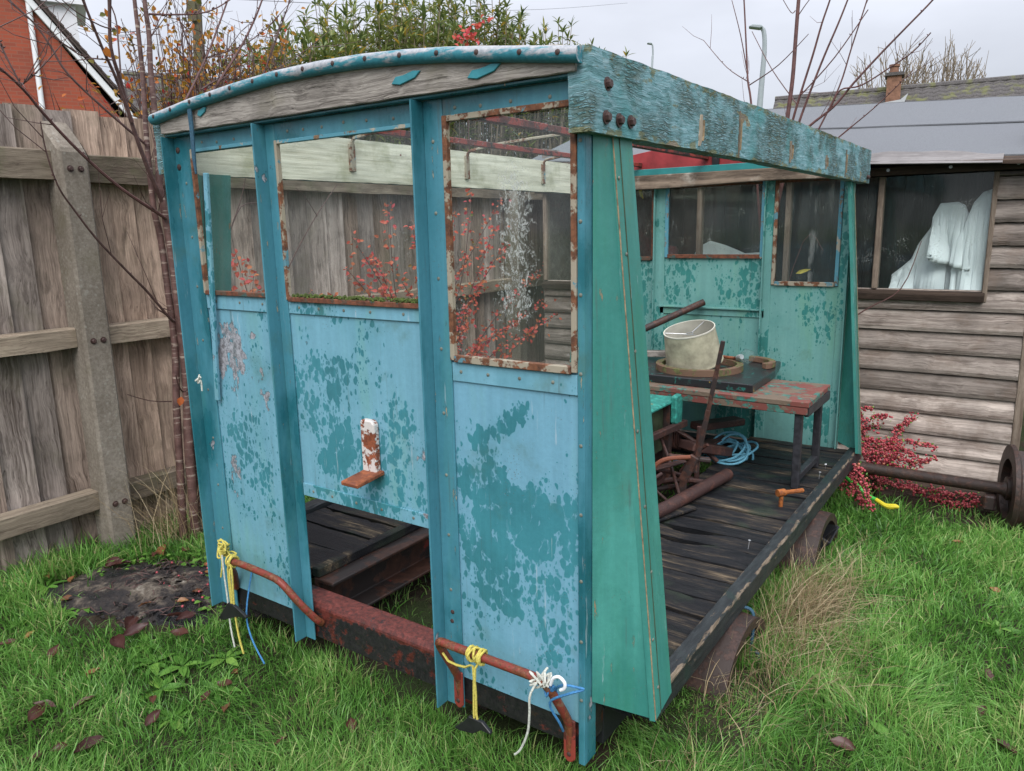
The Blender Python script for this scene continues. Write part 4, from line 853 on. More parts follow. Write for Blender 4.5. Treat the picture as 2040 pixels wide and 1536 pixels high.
# lampshade
sc_ = np.array([-.685, 2.475, .709]); ax_ = Vector((-.09, -.26, 1)).normalized()
ls = thing('lampshade', 'cream drum lampshade tilted inside a wooden ring on the bench', 'lampshade', tuple(sc_))
c_ = Vector(sc_)+Vector((0, 0, .038))
obj('shade_drum', MB().lathe([(.158, 0), (.140, .195)], c_, ax_, 40), 'shade', ls, 0, True)
obj('shade_lining', MB().lathe([(.155, .001), (.137, .194)], c_, ax_, 40), 'shade_in', ls, 0, True)
obj('rim', MB().lathe([(.1365, .192), (.1425, .192), (.1425, .199), (.1365, .199)], c_, ax_, 40, True), 'shade_in', ls, 0, True)
obj('rim', MB().lathe([(.1545, -.003), (.1605, -.003), (.1605, .004), (.1545, .004)], c_, ax_, 40, True), 'shade', ls, 0, True)
u_ = ax_.orthogonal().normalized(); v_ = ax_.cross(u_); top = c_+ax_*.190
for k in range(3):
    a = 2*math.pi*k/3+.5; obj('spoke', MB().tube([top+(u_*math.cos(a)+v_*math.sin(a))*.139, top-ax_*.02+(u_*math.cos(a)+v_*math.sin(a))*.02], .0025, 6), 'steel', ls)
obj('spoke_ring', MB().lathe([(.017, -.002), (.021, -.002), (.021, .002), (.017, .002)], top-ax_*.02, ax_, 16, True), 'steel', ls)
# glass bulb beside it
bl = thing('light_bulb', 'ribbed clear glass lamp bulb on a rusty stem behind the lampshade', 'light bulb', (-.43, 2.60, .742))
s_, e_ = Vector((-.52, 2.66, .752)), Vector((-.405, 2.545, .79)); dd = (e_-s_).normalized()
obj('stem', MB().tube([Vector((-.66, 2.70, .752)), s_, s_+dd*.05], .009, 8), 'bracket_rust', bl); obj('cap', MB().lathe([(.0005, .05), (.016, .05), (.018, .085), (.013, .095), (.0005, .095)], s_, dd, 12), 'steel', bl, 0, True)
obj('glass', MB().lathe([(.014, .09), (.022, .11), (.036, .14), (.040, .165), (.030, .19), (.0005, .197)], s_, dd, 14), 'glass_clear', bl)
# leaning pole
pa, pb = np.array([-1.33, 2.40, .75]), px(1402, 602, 'y', 2.955)
solo('leaning_pole', MB().tube([pa, (pa+pb)/2, pb], .021, 12), 'iron', 'dark round pole leaning from the bench up to the rear wall', 'pole', tuple(pa), smooth=True)
solo('grey_lath', MB().bar((-1.20, 2.58, .741), (-.80, 2.70, .749), .06, .035), 'header', 'weathered grey batten lying behind the lampshade', 'batten', (-1.0, 2.6, .72), bevel=.003)
# coil of pale blue rope
def coil(c, r, turns, rr, seed, flat=.5, tall=.10):
    q = random.Random(seed); pts = []
    for k in range(turns*10):
        a = 2*math.pi*k/10; e = r*(1+.28*math.sin(k*.37+seed)+.10*q.uniform(-1, 1)); pts.append((c[0]+e*math.cos(a)+.04*math.sin(k*.11), c[1]+e*.8*math.sin(a)+.03*math.cos(k*.17), c[2]+rr+tall*(.5+.5*math.sin(a*.93+k*.05))*abs(math.sin(k*.21))))
    return pts
cp = coil((-.47, 2.46, .216), .10, 8, .006, 2, tall=.13)
solo('rope_coil', MB().tube(cp+[(-.62, 2.35, .222), (-.70, 2.25, .222), (-.58, 2.22, .222)], .0065, 6, True, 3), 'rope_lb', 'tangled coil of pale blue rope on the black floor planks', 'rope', (-.47, 2.46, .216), smooth=True)
# twine on the two front handles, with black plastic brackets hanging from it
def wrap(x0, x1, c, r, turns, q=random.Random(77)):
    return [(x0+(x1-x0)*(.5+.5*math.sin(k*.23))+q.uniform(-.003, .003), c[0]+(r+q.uniform(0, .006))*math.cos(2*math.pi*k/8), c[1]+(r+q.uniform(0, .007))*math.sin(2*math.pi*k/8)) for k in range(turns*8+1)]
def knot(p, s, r, n, mat, seed, label, extra=(), nm='twine'):
    q = random.Random(seed); pts = [(p[0]+s*q.uniform(-1, 1), p[1]+.6*s*q.uniform(-1, 1), p[2]+s*q.uniform(-1, 1)) for k in range(n)]
    return solo(nm, MB().tube(pts+list(extra), r, 6, True, 4), mat, label, 'twine', tuple(p), smooth=True)
solo('twine', MB().tube(wrap(-.315, -.268, (-.09, .362), .0155, 8)+[(-.288, -.104, .330), (-.287, -.106, .25), (-.287, -.107, .192), (-.283, -.107, .176), (-.290, -.107, .170), (-.295, -.107, .182), (-.294, -.106, .25), (-.295, -.104, .335)]+[(-.33, -.095, .315), (-.40, -.085, .305), (-.445, -.065, .325)], .0036, 6, True, 2), 'rope_y',
     'yellow twine wound round the red rod below the wet blue panel', 'twine', (-.29, -.09, .17), smooth=True)
solo('hanging_bracket', MB().prism([(-.365, .122), (-.345, .120), (-.30, .128), (-.27, .150), (-.235, .150), (-.236, .156), (-.265, .178), (-.312, .178), (-.335, .150)], -.1125, -.101), 'black', 'black plastic bracket hanging on yellow twine beside the red foot', 'bracket', (-.29, -.107, .12), bevel=.002)
knot((-.085, -.088, .362), .030, .0032, 26, 'rope_w', 4, 'frayed white twine knotted round the bent end of the red rod', [(-.10, -.112, .33), (-.105, -.113, .27), (-.112, -.112, .21), (-.135, -.113, .15), (-.155, -.113, .125)])
knot((-.068, -.070, .330), .027, .0034, 26, 'rope_b', 6, 'bright blue twine knotted at the bent end of the red rod', [(-.02, -.085, .365), (.02, -.08, .37), (.035, -.075, .366), (.0, -.09, .35), (-.06, -.085, .30), (-.045, -.06, .23), (-.05, -.035, .19)])
solo('white_hook', MB().tube([(-.055, -.088, .355), (-.045, -.09, .378), (-.028, -.09, .388), (-.012, -.09, .378), (-.012, -.09, .362), (-.024, -.09, .352)], .0045, 8, True, 5), 'upvc', 'small white plastic hook tied in with the blue twine', 'hook', (-.03, -.09, .35), smooth=True)
knot((-1.475, -.055, .385), .034, .0034, 34, 'rope_y', 9, 'yellow twine knotted at the corner post end of the red rod', [(-1.45, -.095, .40), (-1.43, -.10, .36), (-1.44, -.105, .30)])
solo('twine', MB().tube(wrap(-1.405, -1.38, (-.085, .366), .0150, 4)+[(-1.385, -.102, .34), (-1.385, -.105, .25), (-1.386, -.106, .195), (-1.392, -.106, .215), (-1.394, -.104, .34), (-1.375, -.102, .345), (-1.376, -.106, .20), (-1.362, -.110, .10), (-1.335, -.115, .035)], .0036, 6, True, 3), 'rope_y', 'yellow twine with a long loose tail over the scuffed panel', 'twine', (-1.385, -.1, .03), smooth=True)
solo('twine', MB().tube([(-1.428, -.099, .385), (-1.42, -.104, .32), (-1.41, -.107, .22), (-1.405, -.110, .12), (-1.385, -.115, .045)], .0032, 6, True, 4), 'rope_w', 'pale twine hanging straight beside the yellow twine', 'twine', (-1.41, -.1, .045), smooth=True)
solo('hanging_bracket', MB().prism([(-1.475, .130), (-1.445, .132), (-1.40, .152), (-1.355, .172), (-1.305, .178), (-1.302, .186), (-1.345, .203), (-1.375, .213), (-1.405, .212), (-1.435, .178)], -.1125, -.101), 'black', 'black plastic bracket hanging below the scuffed blue panel', 'bracket', (-1.39, -.107, .13), bevel=.002)
solo('rope', MB().tube([(-1.40, -.005, .29), (-1.36, -.07, .17), (-1.30, -.10, .10), (-1.21, -.12, .04)], .003, 6, True, 4), 'rope_b', 'thin blue cord trailing from the rod into the grass', 'rope', (-1.3, -.08, .04), smooth=True)
knot((-1.515, -.058, 1.01), .016, .003, 14, 'rope_w', 12, 'frayed pale string tied to the loose strip on the post', [(-1.505, -.06, .97)], 'string')
solo('rope', MB().tube([(.02, .93, .160), (.10, .935, .162), (.150, .94, .152), (.160, .93, .09), (.160, .91, .02), (.168, .90, -.02), (.19, .89, .0), (.20, .88, .02), (.185, .885, .035)], .006, 6, True, 5), 'rope_db', 'dark blue rope looped over the rusty wheel in the grass', 'rope', (.2, 1.0, 0), smooth=True)

# ------------------------------------------------------------------ fence
F = thing('garden_fence', 'tall weathered closeboard fence with concrete posts along the garden', 'fence', (-2.8, 3., 0.))
y = -2.2; rr = random.Random(21); k = 0
while y < 9.2:
    wd = rr.uniform(.115, .145); g0 = float(gz(-2.8, y)); ov = .018
    a, b = y, y+wd+ov; tp = 2.07+rr.uniform(-.012, .008); ln = rr.uniform(-.004, .004)
    # feather-edged: thick edge over the thin edge of the next board
    mb = MB().hexa([(-2.831, a, g0-.05), (-2.8035, b, g0-.05), (-2.828, b, g0-.05), (-2.839, a, g0-.05), (-2.831, a+ln, tp), (-2.8035, b+ln, tp), (-2.828, b+ln, tp), (-2.839, a+ln, tp)])
    obj('board', mb, 'fence', F); y += wd; k += 1
posts = (-3.25, .115, 3.62, 7.05)
rail_z = ((.215, .31), (1.005, 1.095), (1.75, 1.875))
def ywob(z): return 0
for i, y0 in enumerate(posts):
    g0 = float(gz(-2.75, y0))
    pst = obj('post', MB().hexa([(-2.803, y0, g0-.1), (-2.66, y0, g0-.1), (-2.66, y0+.125, g0-.1), (-2.803, y0+.125, g0-.1), (-2.803, y0, 2.02), (-2.66, y0, 1.885), (-2.66, y0+.125, 1.885), (-2.803, y0+.125, 2.02)]), 'concrete', F, .012)
    for z0, z1 in rail_z:
        for dy in (.04, .085): hexbolt((-2.6605, y0+dy, (z0+z1)/2-.01), (1, 0, 0), .0095, pst)
    if i < len(posts)-1:
        for z0, z1 in rail_z:
            e = rr.uniform(-.012, .012); f_ = rr.uniform(-.012, .012); dz = float(gz(-2.8, y0))*.0
            vs = []; n = 24; y1 = posts[i+1]
            for j in range(n+1):
                yy = y0+.126+(y1-.001-y0-.126)*j/n; o_ = e+(f_-e)*j/n; q1, q2 = rr.uniform(-.003, .003), rr.uniform(-.003, .003)
                vs += [(-2.8035, yy, z0+o_), (-2.728+q1, yy, z0+o_+q2), (-2.728+q2, yy, z1-.006+o_), (-2.736, yy, z1+o_+q1), (-2.8035, yy, z1+o_)]
            fs = [(j*5+c, j*5+(c+1) % 5, (j+1)*5+(c+1) % 5, (j+1)*5+c) for j in range(n) for c in range(5)]+[(4, 3, 2, 1, 0), tuple(n*5+c for c in range(5))]
            obj('rail', MB().add(vs, fs), 'fence_rail', F)

# ------------------------------------------------------------------ shed
SY = 3.55; SX0, SX1 = -2.35, .83; tilt = -.05
S = thing('garden_shed', 'weathered timber garden shed with long windows and grey felt roof', 'shed', (-.75, 4.4, -.1))
def clad(x0, x1, z0, z1, ext=0):
    "one rounded log-lap plank"
    n = 8; pr = [(SY+.004, z0), (SY-.024, z0+.002), (SY-.031, z0+(z1-z0)*.2), (SY-.025, z0+(z1-z0)*.6), (SY-.010, z1-.010), (SY-.003, z1), (SY+.004, z1)]
    mb = MB(); vs = []; rr_ = random.Random(int((x0+z0)*1e4))
    for j in range(n+1):
        x = x0+(x1-x0)*j/n; w_ = rr_.uniform(-.0025, .0025)
        vs += [(x, a+w_*.5, b+w_) for a, b in pr]
    m = len(pr); fs = [(j*m+c, (j+1)*m+c, (j+1)*m+(c+1) % m, j*m+(c+1) % m) for j in range(n) for c in range(m)]+[tuple(range(m)), tuple(range(n*m, n*m+m))[::-1]]
    return obj('plank', mb.add(vs, fs), 'shed_wood', S)
ph = .126; z = -.03
while z < 1.0: clad(SX0, SX1, z, z+ph-.003); z += ph
zz = z
while zz < 1.74: clad(.625, SX1, zz, min(zz+ph-.003, 1.76)); zz += ph
WIN = [(.062, .612), (-.478, .030), (-1.07, -.51), (-1.62, -1.102), (-2.32, -1.652)]
obj('window_sill', MB().prism([(SY-.060, 1.035), (SY+.02, 1.035), (SY+.02, 1.098), (SY-.045, 1.090), (SY-.062, 1.075)], SX0, .625, 'x'), 'shed_dark', S, .004)
obj('sill_board', B(SX0, SX1, SY-.024, SY+.004, .985, 1.032), 'shed_wood', S, .004)
for x0, x1 in WIN:
    f = obj('window_frame', B(x0-.034, x0-.002, SY-.030, SY+.03, 1.099, 1.762), 'shed_trim', S, .004)
    if x1 > .6: obj('jamb', B(x1-.002, x1+.024, SY-.032, SY+.03, 1.036, 1.762), 'shed_trim', f, .004)
    obj('pane', B(x0-.0015, x1+.0, SY-.004, SY+.001, 1.0985, 1.76), 'glass_shed', f)
obj('eaves_board', B(SX0-.05, SX1+.2, SY-.075, SY-.035, 1.765, 1.815), 'shed_dark', S, .004)
for k in range(9): hexbolt((.72-.32*k, SY-.075, 1.795), (0, -1, 0), .006, S, 'steel', 'nail_head')
obj('corner_post', B(SX1+.001, SX1+.045, SY-.03, SY+.06, -.09, 1.76), 'shed_trim', S, .004)
obj('side_wall', B(SX1+.0, SX1+.02, SY+.061, 6.0, -.05, 2.1), 'shed_wood', S); obj('side_wall', B(SX0-.02, SX0, SY+.0, 6.0, -.05, 2.1), 'shed_wood', S)
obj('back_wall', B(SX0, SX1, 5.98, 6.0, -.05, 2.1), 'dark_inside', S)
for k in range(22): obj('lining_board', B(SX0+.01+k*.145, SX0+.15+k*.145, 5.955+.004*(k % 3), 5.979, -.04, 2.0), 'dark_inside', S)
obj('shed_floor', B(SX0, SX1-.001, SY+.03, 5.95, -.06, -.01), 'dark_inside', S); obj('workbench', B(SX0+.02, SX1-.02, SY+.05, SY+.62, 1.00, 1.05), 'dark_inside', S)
obj('skirting', B(SX0, SX1, SY-.005, SY+.03, -.16, -.035), 'shed_dark', S, .004)
# felt roof: two lapped strips on the near slope, one on the far slope
ey, ez, ry, rz = SY-.17, 1.845, 4.95, 2.335
def slope(a, b, off, nx=26, th=.008, wob=0.):
    vs = []
    for j in range(nx+1):
        x = SX0-.12+(SX1+.35-SX0+.12)*j/nx
        for t in (a, b):
            yy = ey+(ry-ey)*t; z = ez+(rz-ez)*t+off+tilt*x+.004*mnoise.noise((x*3, t*4, 1))+(wob*mnoise.noise((x*2.5, 3, 2)) if t == a else 0)
            vs += [(x, yy, z), (x, yy, z-th)]
    fs = []
    for j in range(nx):
        p, q_ = j*4, (j+1)*4; fs += [(p, q_, q_+2, p+2), (p+1, p+3, q_+3, q_+1), (p, p+1, q_+1, q_), (p+2, q_+2, q_+3, p+3)]
    fs += [(0, 2, 3, 1), (nx*4, nx*4+1, nx*4+3, nx*4+2)]
    return MB().add(vs, fs)
rf = obj('roof', slope(0, 1, 0, th=.02), 'shed_dark', S)
obj('felt_sheet', slope(.05, .57, .010, wob=.012), 'felt', rf); obj('felt_sheet', slope(.52, 1.01, .021), 'felt', rf)
obj('roof', MB().hexa([(SX0-.12, ry+.002, rz+tilt*(SX0-.12)), (SX1+.35, ry+.002, rz+tilt*(SX1+.35)), (SX1+.35, 6.5, 1.86+tilt*SX1), (SX0-.12, 6.5, 1.86+tilt*SX0), (SX0-.12, ry+.002, rz+.025+tilt*(SX0-.12)), (SX1+.35, ry+.002, rz+.025+tilt*(SX1+.35)), (SX1+.35, 6.5, 1.885+tilt*SX1), (SX0-.12, 6.5, 1.885+tilt*SX0)]), 'felt', S)
# torn pale underlay along the eaves
rr = random.Random(4); n = 30; up_, lo_ = [], []
for k in range(n+1):
    x = -.75+(1.40)*k/n; e = .058+.016*math.sin(x*7)+.008*math.sin(x*19)+rr.uniform(-.004, .004); up_.append((x, e)); lo_.append((x, .0))
vs = []
for (x, e) in up_:
    yy = ey-.012; zb = ez+tilt*x-.015
    vs += [(x, yy-.008, zb), (x, yy+.06+e*.5, zb+.028+e*.62), (x, yy+.062+e*.5, zb+.024+e*.62), (x, yy, zb-.004)]
fs = [(j*4+c, (j+1)*4+c, (j+1)*4+(c+1) % 4, j*4+(c+1) % 4) for j in range(n) for c in range(4)]+[(0, 1, 2, 3), tuple(n*4+c for c in (3, 2, 1, 0))]
obj('torn_underlay', MB().add(vs, fs), 'underlay', rf)
# white sheets behind the shed glass
def drape(name, label, poly, y0, seed, folds=7, depth=.05, loc=None):
    "hanging cloth: outline in x,z, folded in y, with thickness"
    xs_ = [p[0] for p in poly]; x0, x1 = min(xs_), max(xs_); n, m = 60, 16
    pts = sorted(poly); tops = np.interp(np.linspace(x0, x1, n), [p[0] for p in pts], [p[1] for p in pts]); bots = np.interp(np.linspace(x0, x1, n), [p[0] for p in pts], [p[2] for p in pts])
    vs = []
    for i in range(n):
        x = x0+(x1-x0)*i/(n-1)
        for j in range(m):
            t = j/(m-1); uu = folds*(i/(n-1))*.5*(1+.3*math.sin(4*i/n+seed))+seed+.3*t*math.sin(6*i/n+seed); ph_ = 1-2*abs(math.sin(math.pi*uu))**.75
            vs.append((x+.02*t*math.sin(folds*i*.3), y0+depth*t*ph_*(.4+t)+.02*mnoise.noise((x*6, t*3, seed))-.05*t, tops[i]+(bots[i]-tops[i])*t))
    fs = [(i*m+j, (i+1)*m+j, (i+1)*m+j+1, i*m+j+1) for i in range(n-1) for j in range(m-1)]
    loc = loc or (x0, y0, min(p[2] for p in poly)); o = solo(name, MB().add(vs, fs), 'sheet', label, 'sheet', loc, smooth=True)
    md = o.modifiers.new('thick', 'SOLIDIFY'); md.thickness = .004; return o
drape('white_sheet', 'white vinyl sheet sloping down behind the large shed window', [(.105, 1.17, 1.052), (.16, 1.22, 1.052), (.21, 1.27, 1.052), (.24, 1.36, 1.052), (.30, 1.46, 1.052), (.345, 1.56, 1.052), (.37, 1.58, 1.06), (.46, 1.58, 1.07)], SY+.20, 1., 9, .055)
drape('white_sheet', 'white vinyl flap with a straight hem over the sloping sheet', [(.31, 1.52, 1.30), (.345, 1.60, 1.255), (.44, 1.605, 1.24), (.475, 1.585, 1.225), (.51, 1.50, 1.215), (.555, 1.40, 1.20)], SY+.135, 2.2, 6, .045)
drape('white_sheet', 'pale sheet bunched up at the jamb of the large shed window', [(.44, 1.30, 1.052), (.49, 1.50, 1.052), (.52, 1.60, 1.052), (.56, 1.655, 1.052), (.605, 1.67, 1.052)], SY+.10, 2.6, 6, .04)
drape('white_sheet', 'crumpled white sheet heaped low behind the rear trolley window', [(-1.30, 1.10, 1.052), (-1.20, 1.34, 1.052), (-1.10, 1.39, 1.052), (-1.0, 1.36, 1.052), (-.85, 1.30, 1.052), (-.72, 1.31, 1.052), (-.66, 1.20, 1.052)], SY+.25, 4.1, 7, .06)
solo('red_stool', MB().lathe([(.0005, .30), (.07, .295), (.085, .27), (.08, .22), (.05, .20), (.06, .0), (.0005, 0)], (-1.50, SY+.40, 1.052), (0, 0, 1), 18), 'redplastic', 'dark red rounded container standing inside the shed', 'container', (-1.50, SY+.4, 1.052), smooth=True)

# ------------------------------------------------------------------ wheelset lying by the shed
WS = thing('railway_wheelset', 'rusted pair of railway wheels on an axle lying beside the shed', 'wheelset', (.5, 3.1, -.09))
obj('axle', MB().lathe([(.0005, -.62), (.032, -.62), (.032, .10), (.040, .11), (.040, .16), (.034, .16), (.034, .30), (.0005, .30)], (.72, 3.05, .095), (1, .03, -.015), 18), 'wheel', WS, 0, True)
obj('wheel', MB().lathe([(.034, -.04), (.062, -.04), (.062, -.01), (.150, .0), (.158, -.038), (.232, -.038), (.236, -.018), (.206, -.004), (.198, .085), (.165, .085), (.15, .018), (.060, .02), (.060, .06), (.034, .06)], (.875, 3.06, .10), (1, .20, -.015), 44, True), 'wheel', WS, 0, True)
obj('bearing_box', MB().box(.745, .80, 2.99, 3.12, -.02, .06), 'iron', WS, .008)
# toy snake
ts = thing('toy_snake', 'green and yellow rubber toy snake lying under the red berries', 'toy snake', (.30, 2.78, -.08))
p1 = [px(1681, 947, 'y', 2.90), px(1692, 957, 'y', 2.86), px(1706, 966, 'y', 2.83), px(1718, 978, 'y', 2.82), px(1733, 990, 'y', 2.81), px(1745, 995, 'y', 2.80)]
obj('body', MB().tube(p1, [.008, .011, .012, .012, .012, .011], 8, True, 4), 'toygreen', ts, 0, True)
p2 = [p1[-1], px(1754, 1001, 'y', 2.79), px(1762, 1006, 'y', 2.78), px(1772, 1009, 'y', 2.78), px(1784, 1009, 'y', 2.78), px(1791, 1011, 'y', 2.78)]
obj('head', MB().tube(p2, [.011, .012, .012, .016, .014, .006], 8, True, 4), 'toyyellow', ts, 0, True)
# old sleepers under the shed edge
for k, (x0, x1, yy, zt) in enumerate(((.16, .80, 3.30, .0), (.20, .95, 3.20, -.055))):
    solo('old_timber', MB().bar((x0, yy, zt-.05), (x1, yy-.02, zt-.055), .09, .07), 'shed_dark', ('dark rotten timber lying along the shed base', 'lower dark timber lying in the soil before the shed')[k], 'timber', ((x0+x1)/2, yy, zt-.08), bevel=.006)

# ------------------------------------------------------------------ bare cherry by the fence
def limb(tree, poly, ax, a0, a1, r0, r1, nm='branch', mat='twig', n=6, sm=4, jit=.0, seed=0):
    q = random.Random(seed+len(poly)); pts = []
    for i, (x, y) in enumerate(poly):
        t = i/(len(poly)-1); p = px(x, y, ax, a0+(a1-a0)*t); pts.append(p+np.array([q.uniform(-jit, jit) for _ in range(3)]))
    rad = [r0+(r1-r0)*i/(len(poly)-1) for i in range(len(poly))]
    o = obj(nm, MB().tube(pts, rad, n, True, sm), mat, tree, 0, True)
    return pts
def buds(tree, pts, n, seed, mat='twig', s=.006):
    q = random.Random(seed); mb = MB()
    for k in range(n):
        i = q.randrange(len(pts)-1); t = q.random(); p = Vector(pts[i])*(1-t)+Vector(pts[i+1])*t; d = Vector((q.uniform(-1, 1), q.uniform(-1, 1), q.uniform(.2, 1))).normalized()
        mb.tube([p, p+d*s, p+d*s*2.2], [s*.45, s*.6, s*.1], 5)
    obj('buds', mb, mat, tree, 0, True, 'stuff')
CT = thing('cherry_tree', 'bare multi-stemmed cherry tree with shiny banded bark beside the fence', 'tree', (-2.5, .36, .0))
tA = limb(CT, [(368, 1085), (364, 1035), (359, 937), (352, 815), (349, 693), (337, 595), (320, 473), (309, 429), (302, 377), (292, 274), (286, 172), (278, 86), (268, 0), (258, -110)], 'x', -2.50, -2.47, .021, .0075, 'stem', 'bark', 9)
tB = limb(CT, [(392, 1085), (386, 1010), (376, 888), (372, 766), (359, 644), (347, 546), (337, 473), (329, 429), (319, 377), (314, 292), (307, 206), (300, 137), (297, 69), (288, 0), (280, -110)], 'x', -2.46, -2.44, .024, .0085, 'stem', 'bark', 9)
tC = limb(CT, [(402, 1085), (398, 1000), (390, 880), (385, 770), (380, 740)], 'x', -2.48, -2.47, .018, .010, 'stem', 'bark', 8)
brs = [([(326, 420), (319, 388), (292, 329), (261, 240), (240, 161), (223, 93), (216, 0), (212, -60)], -2.46, -2.30, .013, .007),
 ([(262, 243), (235, 160), (202, 93), (165, 0), (150, -40)], -2.38, -2.25, .009, .005),
 ([(328, 435), (319, 429), (240, 374), (158, 302), (86, 226), (51, 182), (0, 137), (-60, 100)], -2.45, -2.20, .010, .005),
 ([(45, 172), (17, 120), (0, 82), (-20, 40)], -2.22, -2.25, .004, .003), ([(45, 170), (62, 154), (77, 137)], -2.22, -2.18, .003, .002),
 ([(347, 640), (339, 634), (293, 581), (254, 542), (195, 478), (146, 415), (117, 371), (93, 302), (82, 240)], -2.44, -2.25, .009, .003),
 ([(292, 290), (213, 220), (137, 148), (100, 89), (69, 48), (21, 0), (-10, -30)], -2.46, -2.6, .007, .003),
 ([(225, 120), (172, 113), (130, 91), (79, 55), (40, 20)], -2.33, -2.45, .004, .002),
 ([(316, 290), (340, 250), (364, 208), (412, 113), (456, 0), (470, -40)], -2.44, -2.55, .008, .004),
 ([(360, 290), (415, 192), (474, 103), (504, 45), (522, 0), (535, -40)], -2.46, -2.35, .008, .004),
 ([(405, 116), (412, 112), (480, 93), (532, 55), (556, 31)], -2.53, -2.5, .005, .002),
 ([(400, 180), (439, 158), (491, 156), (549, 137), (611, 100), (669, 51)], -2.43, -2.55, .005, .002),
 ([(522, 160), (528, 141), (549, 82), (577, 0), (585, -30)], -2.5, -2.45, .005, .003),
 ([(298, 27), (343, 29), (408, 24), (456, 0), (490, -30)], -2.44, -2.5, .006, .003),
 ([(335, 410), (350, 390), (358, 372)], -2.45, -2.3, .005, .003), ([(345, 455), (372, 432), (390, 400)], -2.45, -2.3, .005, .003),
 ([(340, 800), (300, 800), (255, 785)], -2.47, -2.40, .004, .002), ([(388, 745), (370, 780), (356, 770), (352, 745)], -2.44, -2.38, .006, .004),
 ([(360, 640), (378, 622), (392, 600)], -2.44, -2.3, .005, .003), ([(226, 60), (200, 50), (150, 20), (110, -15)], -2.30, -2.2, .004, .002),
 ([(395, 610), (436, 570), (455, 470), (480, 400), (490, 352)], -2.3, -2.2, .005, .002), ([(452, 480), (480, 412), (525, 402), (560, 380)], -2.25, -2.3, .004, .002), ([(555, 600), (578, 530), (625, 440), (672, 368)], -2.3, -2.35, .005, .002), ([(632, 430), (610, 395), (590, 375)], -2.33, -2.3, .003, .0015),
 ([(244, 170), (238, 90), (230, 30), (205, -20)], -2.42, -2.5, .005, .003)]
allp = []
for k, (poly, a0, a1, r0, r1) in enumerate(brs): allp.append(limb(CT, poly, 'x', a0, a1, r0*.8, r1*.8, 'branch', 'sapling' if k in (2, 8, 9, 13) else 'twig', 6, 4, .004, k))
for k, p in enumerate(allp[:14]): buds(CT, p, 12, k)
def finetwigs(tree, paths, n, lo, hi, r, seed, mat):
    q = random.Random(seed); mb = MB()
    for pts in paths:
        for k in range(n):
            i = q.randrange(len(pts)-1); t = q.random(); p = Vector(pts[i])*(1-t)+Vector(pts[i+1])*t; ax = (Vector(pts[i+1])-Vector(pts[i])).normalized(); d = (ax*.9+Vector((q.gauss(0, .6), q.gauss(0, .6), q.gauss(.25, .5)))).normalized(); L_ = q.uniform(lo, hi)
            m1 = p+d*L_*.5+Vector((q.gauss(0, .012), q.gauss(0, .012), q.gauss(0, .012))); e = p+d*L_+Vector((0, 0, .06*L_)); mb.tube([p, m1, e], [r, r*.75, r*.4], 4, False)
            if q.random() < .5: mb.tube([m1, m1+(d+Vector((q.gauss(0, .7), q.gauss(0, .7), .3))).normalized()*L_*.4], [r*.6, r*.35], 4, False)
    obj('twigs', mb, mat, tree, kind='stuff')
finetwigs(CT, [tA[6:], tB[6:]]+allp[:14], 7, .08, .38, .0022, 5, 'twig')
pt = np.array([px(211, 92, 'x', -2.3), px(386, 742, 'x', -2.38), px(362, 790, 'x', -2.4), px(377, 552, 'x', -2.35), px(395, 650, 'x', -2.36)])
for k in range(5): link('leaf', leafmesh('leaf', pt[k:k+1], rv(1)*.4+np.array([0, 0, -1]), rv(1)+np.array([1.5, -1, 0]), .045, .032, np.array([(.8, 1, .95, 1, .9)[k]*.9]), WL[CT.name]), 'orangeleaf', CT)

# red-stemmed sapling between trolley and shed
SP = thing('sapling', 'leafless red-stemmed sapling growing between the trolley and the shed', 'tree', (-.42, 3.30, -.1))
limb(SP, [(1512, 940), (1525, 700), (1541, 480), (1556, 330), (1569, 232), (1579, 157), (1585, 78), (1591, 0), (1597, -60)], 'y', 3.30, 3.34, .016, .010, 'stem', 'sapling', 8)
sb = [([(1548, 430), (1565, 300), (1580, 237), (1595, 185), (1620, 110), (1638, 47), (1654, 0), (1665, -40)], 3.32, 3.25, .009, .004),
 ([(1552, 400), (1575, 300), (1593, 242), (1616, 176), (1642, 110), (1670, 47), (1689, 0), (1700, -30)], 3.31, 3.36, .009, .004),
 ([(1545, 380), (1575, 290), (1613, 251), (1660, 213), (1701, 166), (1755, 107), (1805, 56), (1858, 0), (1880, -30)], 3.33, 3.3, .009, .004),
 ([(1655, 217), (1673, 179), (1717, 169), (1776, 132), (1817, 104), (1855, 64)], 3.32, 3.25, .005, .003),
 ([(1605, 300), (1632, 257), (1673, 173), (1698, 94), (1726, 0), (1735, -40)], 3.3, 3.35, .006, .003),
 ([(1598, 184), (1601, 182), (1664, 113), (1729, 19)], 3.29, 3.25, .005, .003),
 ([(1620, 320), (1673, 273), (1745, 213), (1820, 141)], 3.3, 3.22, .005, .002),
 ([(1527, 650), (1505, 320), (1496, 201), (1489, 163), (1488, 110), (1482, 0), (1478, -40)], 3.31, 3.4, .008, .004),
 ([(1490, 165), (1489, 162), (1447, 135), (1402, 80)], 3.39, 3.45, .004, .002), ([(1491, 171), (1551, 129), (1610, 69)], 3.39, 3.3, .004, .002),
 ([(1587, 206), (1585, 204), (1538, 138), (1497, 63)], 3.30, 3.35, .004, .002), ([(1487, 138), (1475, 69), (1458, 0)], 3.4, 3.42, .004, .002),
 ([(1585, 20), (1575, 25), (1555, -10)], 3.33, 3.3, .003, .002), ([(1590, 30), (1605, 10), (1620, -10)], 3.33, 3.3, .003, .002),
 ([(1518, 760), (1600, 700), (1720, 620), (1795, 575), (1835, 480)], 3.3, 3.42, .006, .002), ([(1522, 720), (1600, 480), (1640, 500)], 3.3, 3.28, .004, .002)]
spp = []
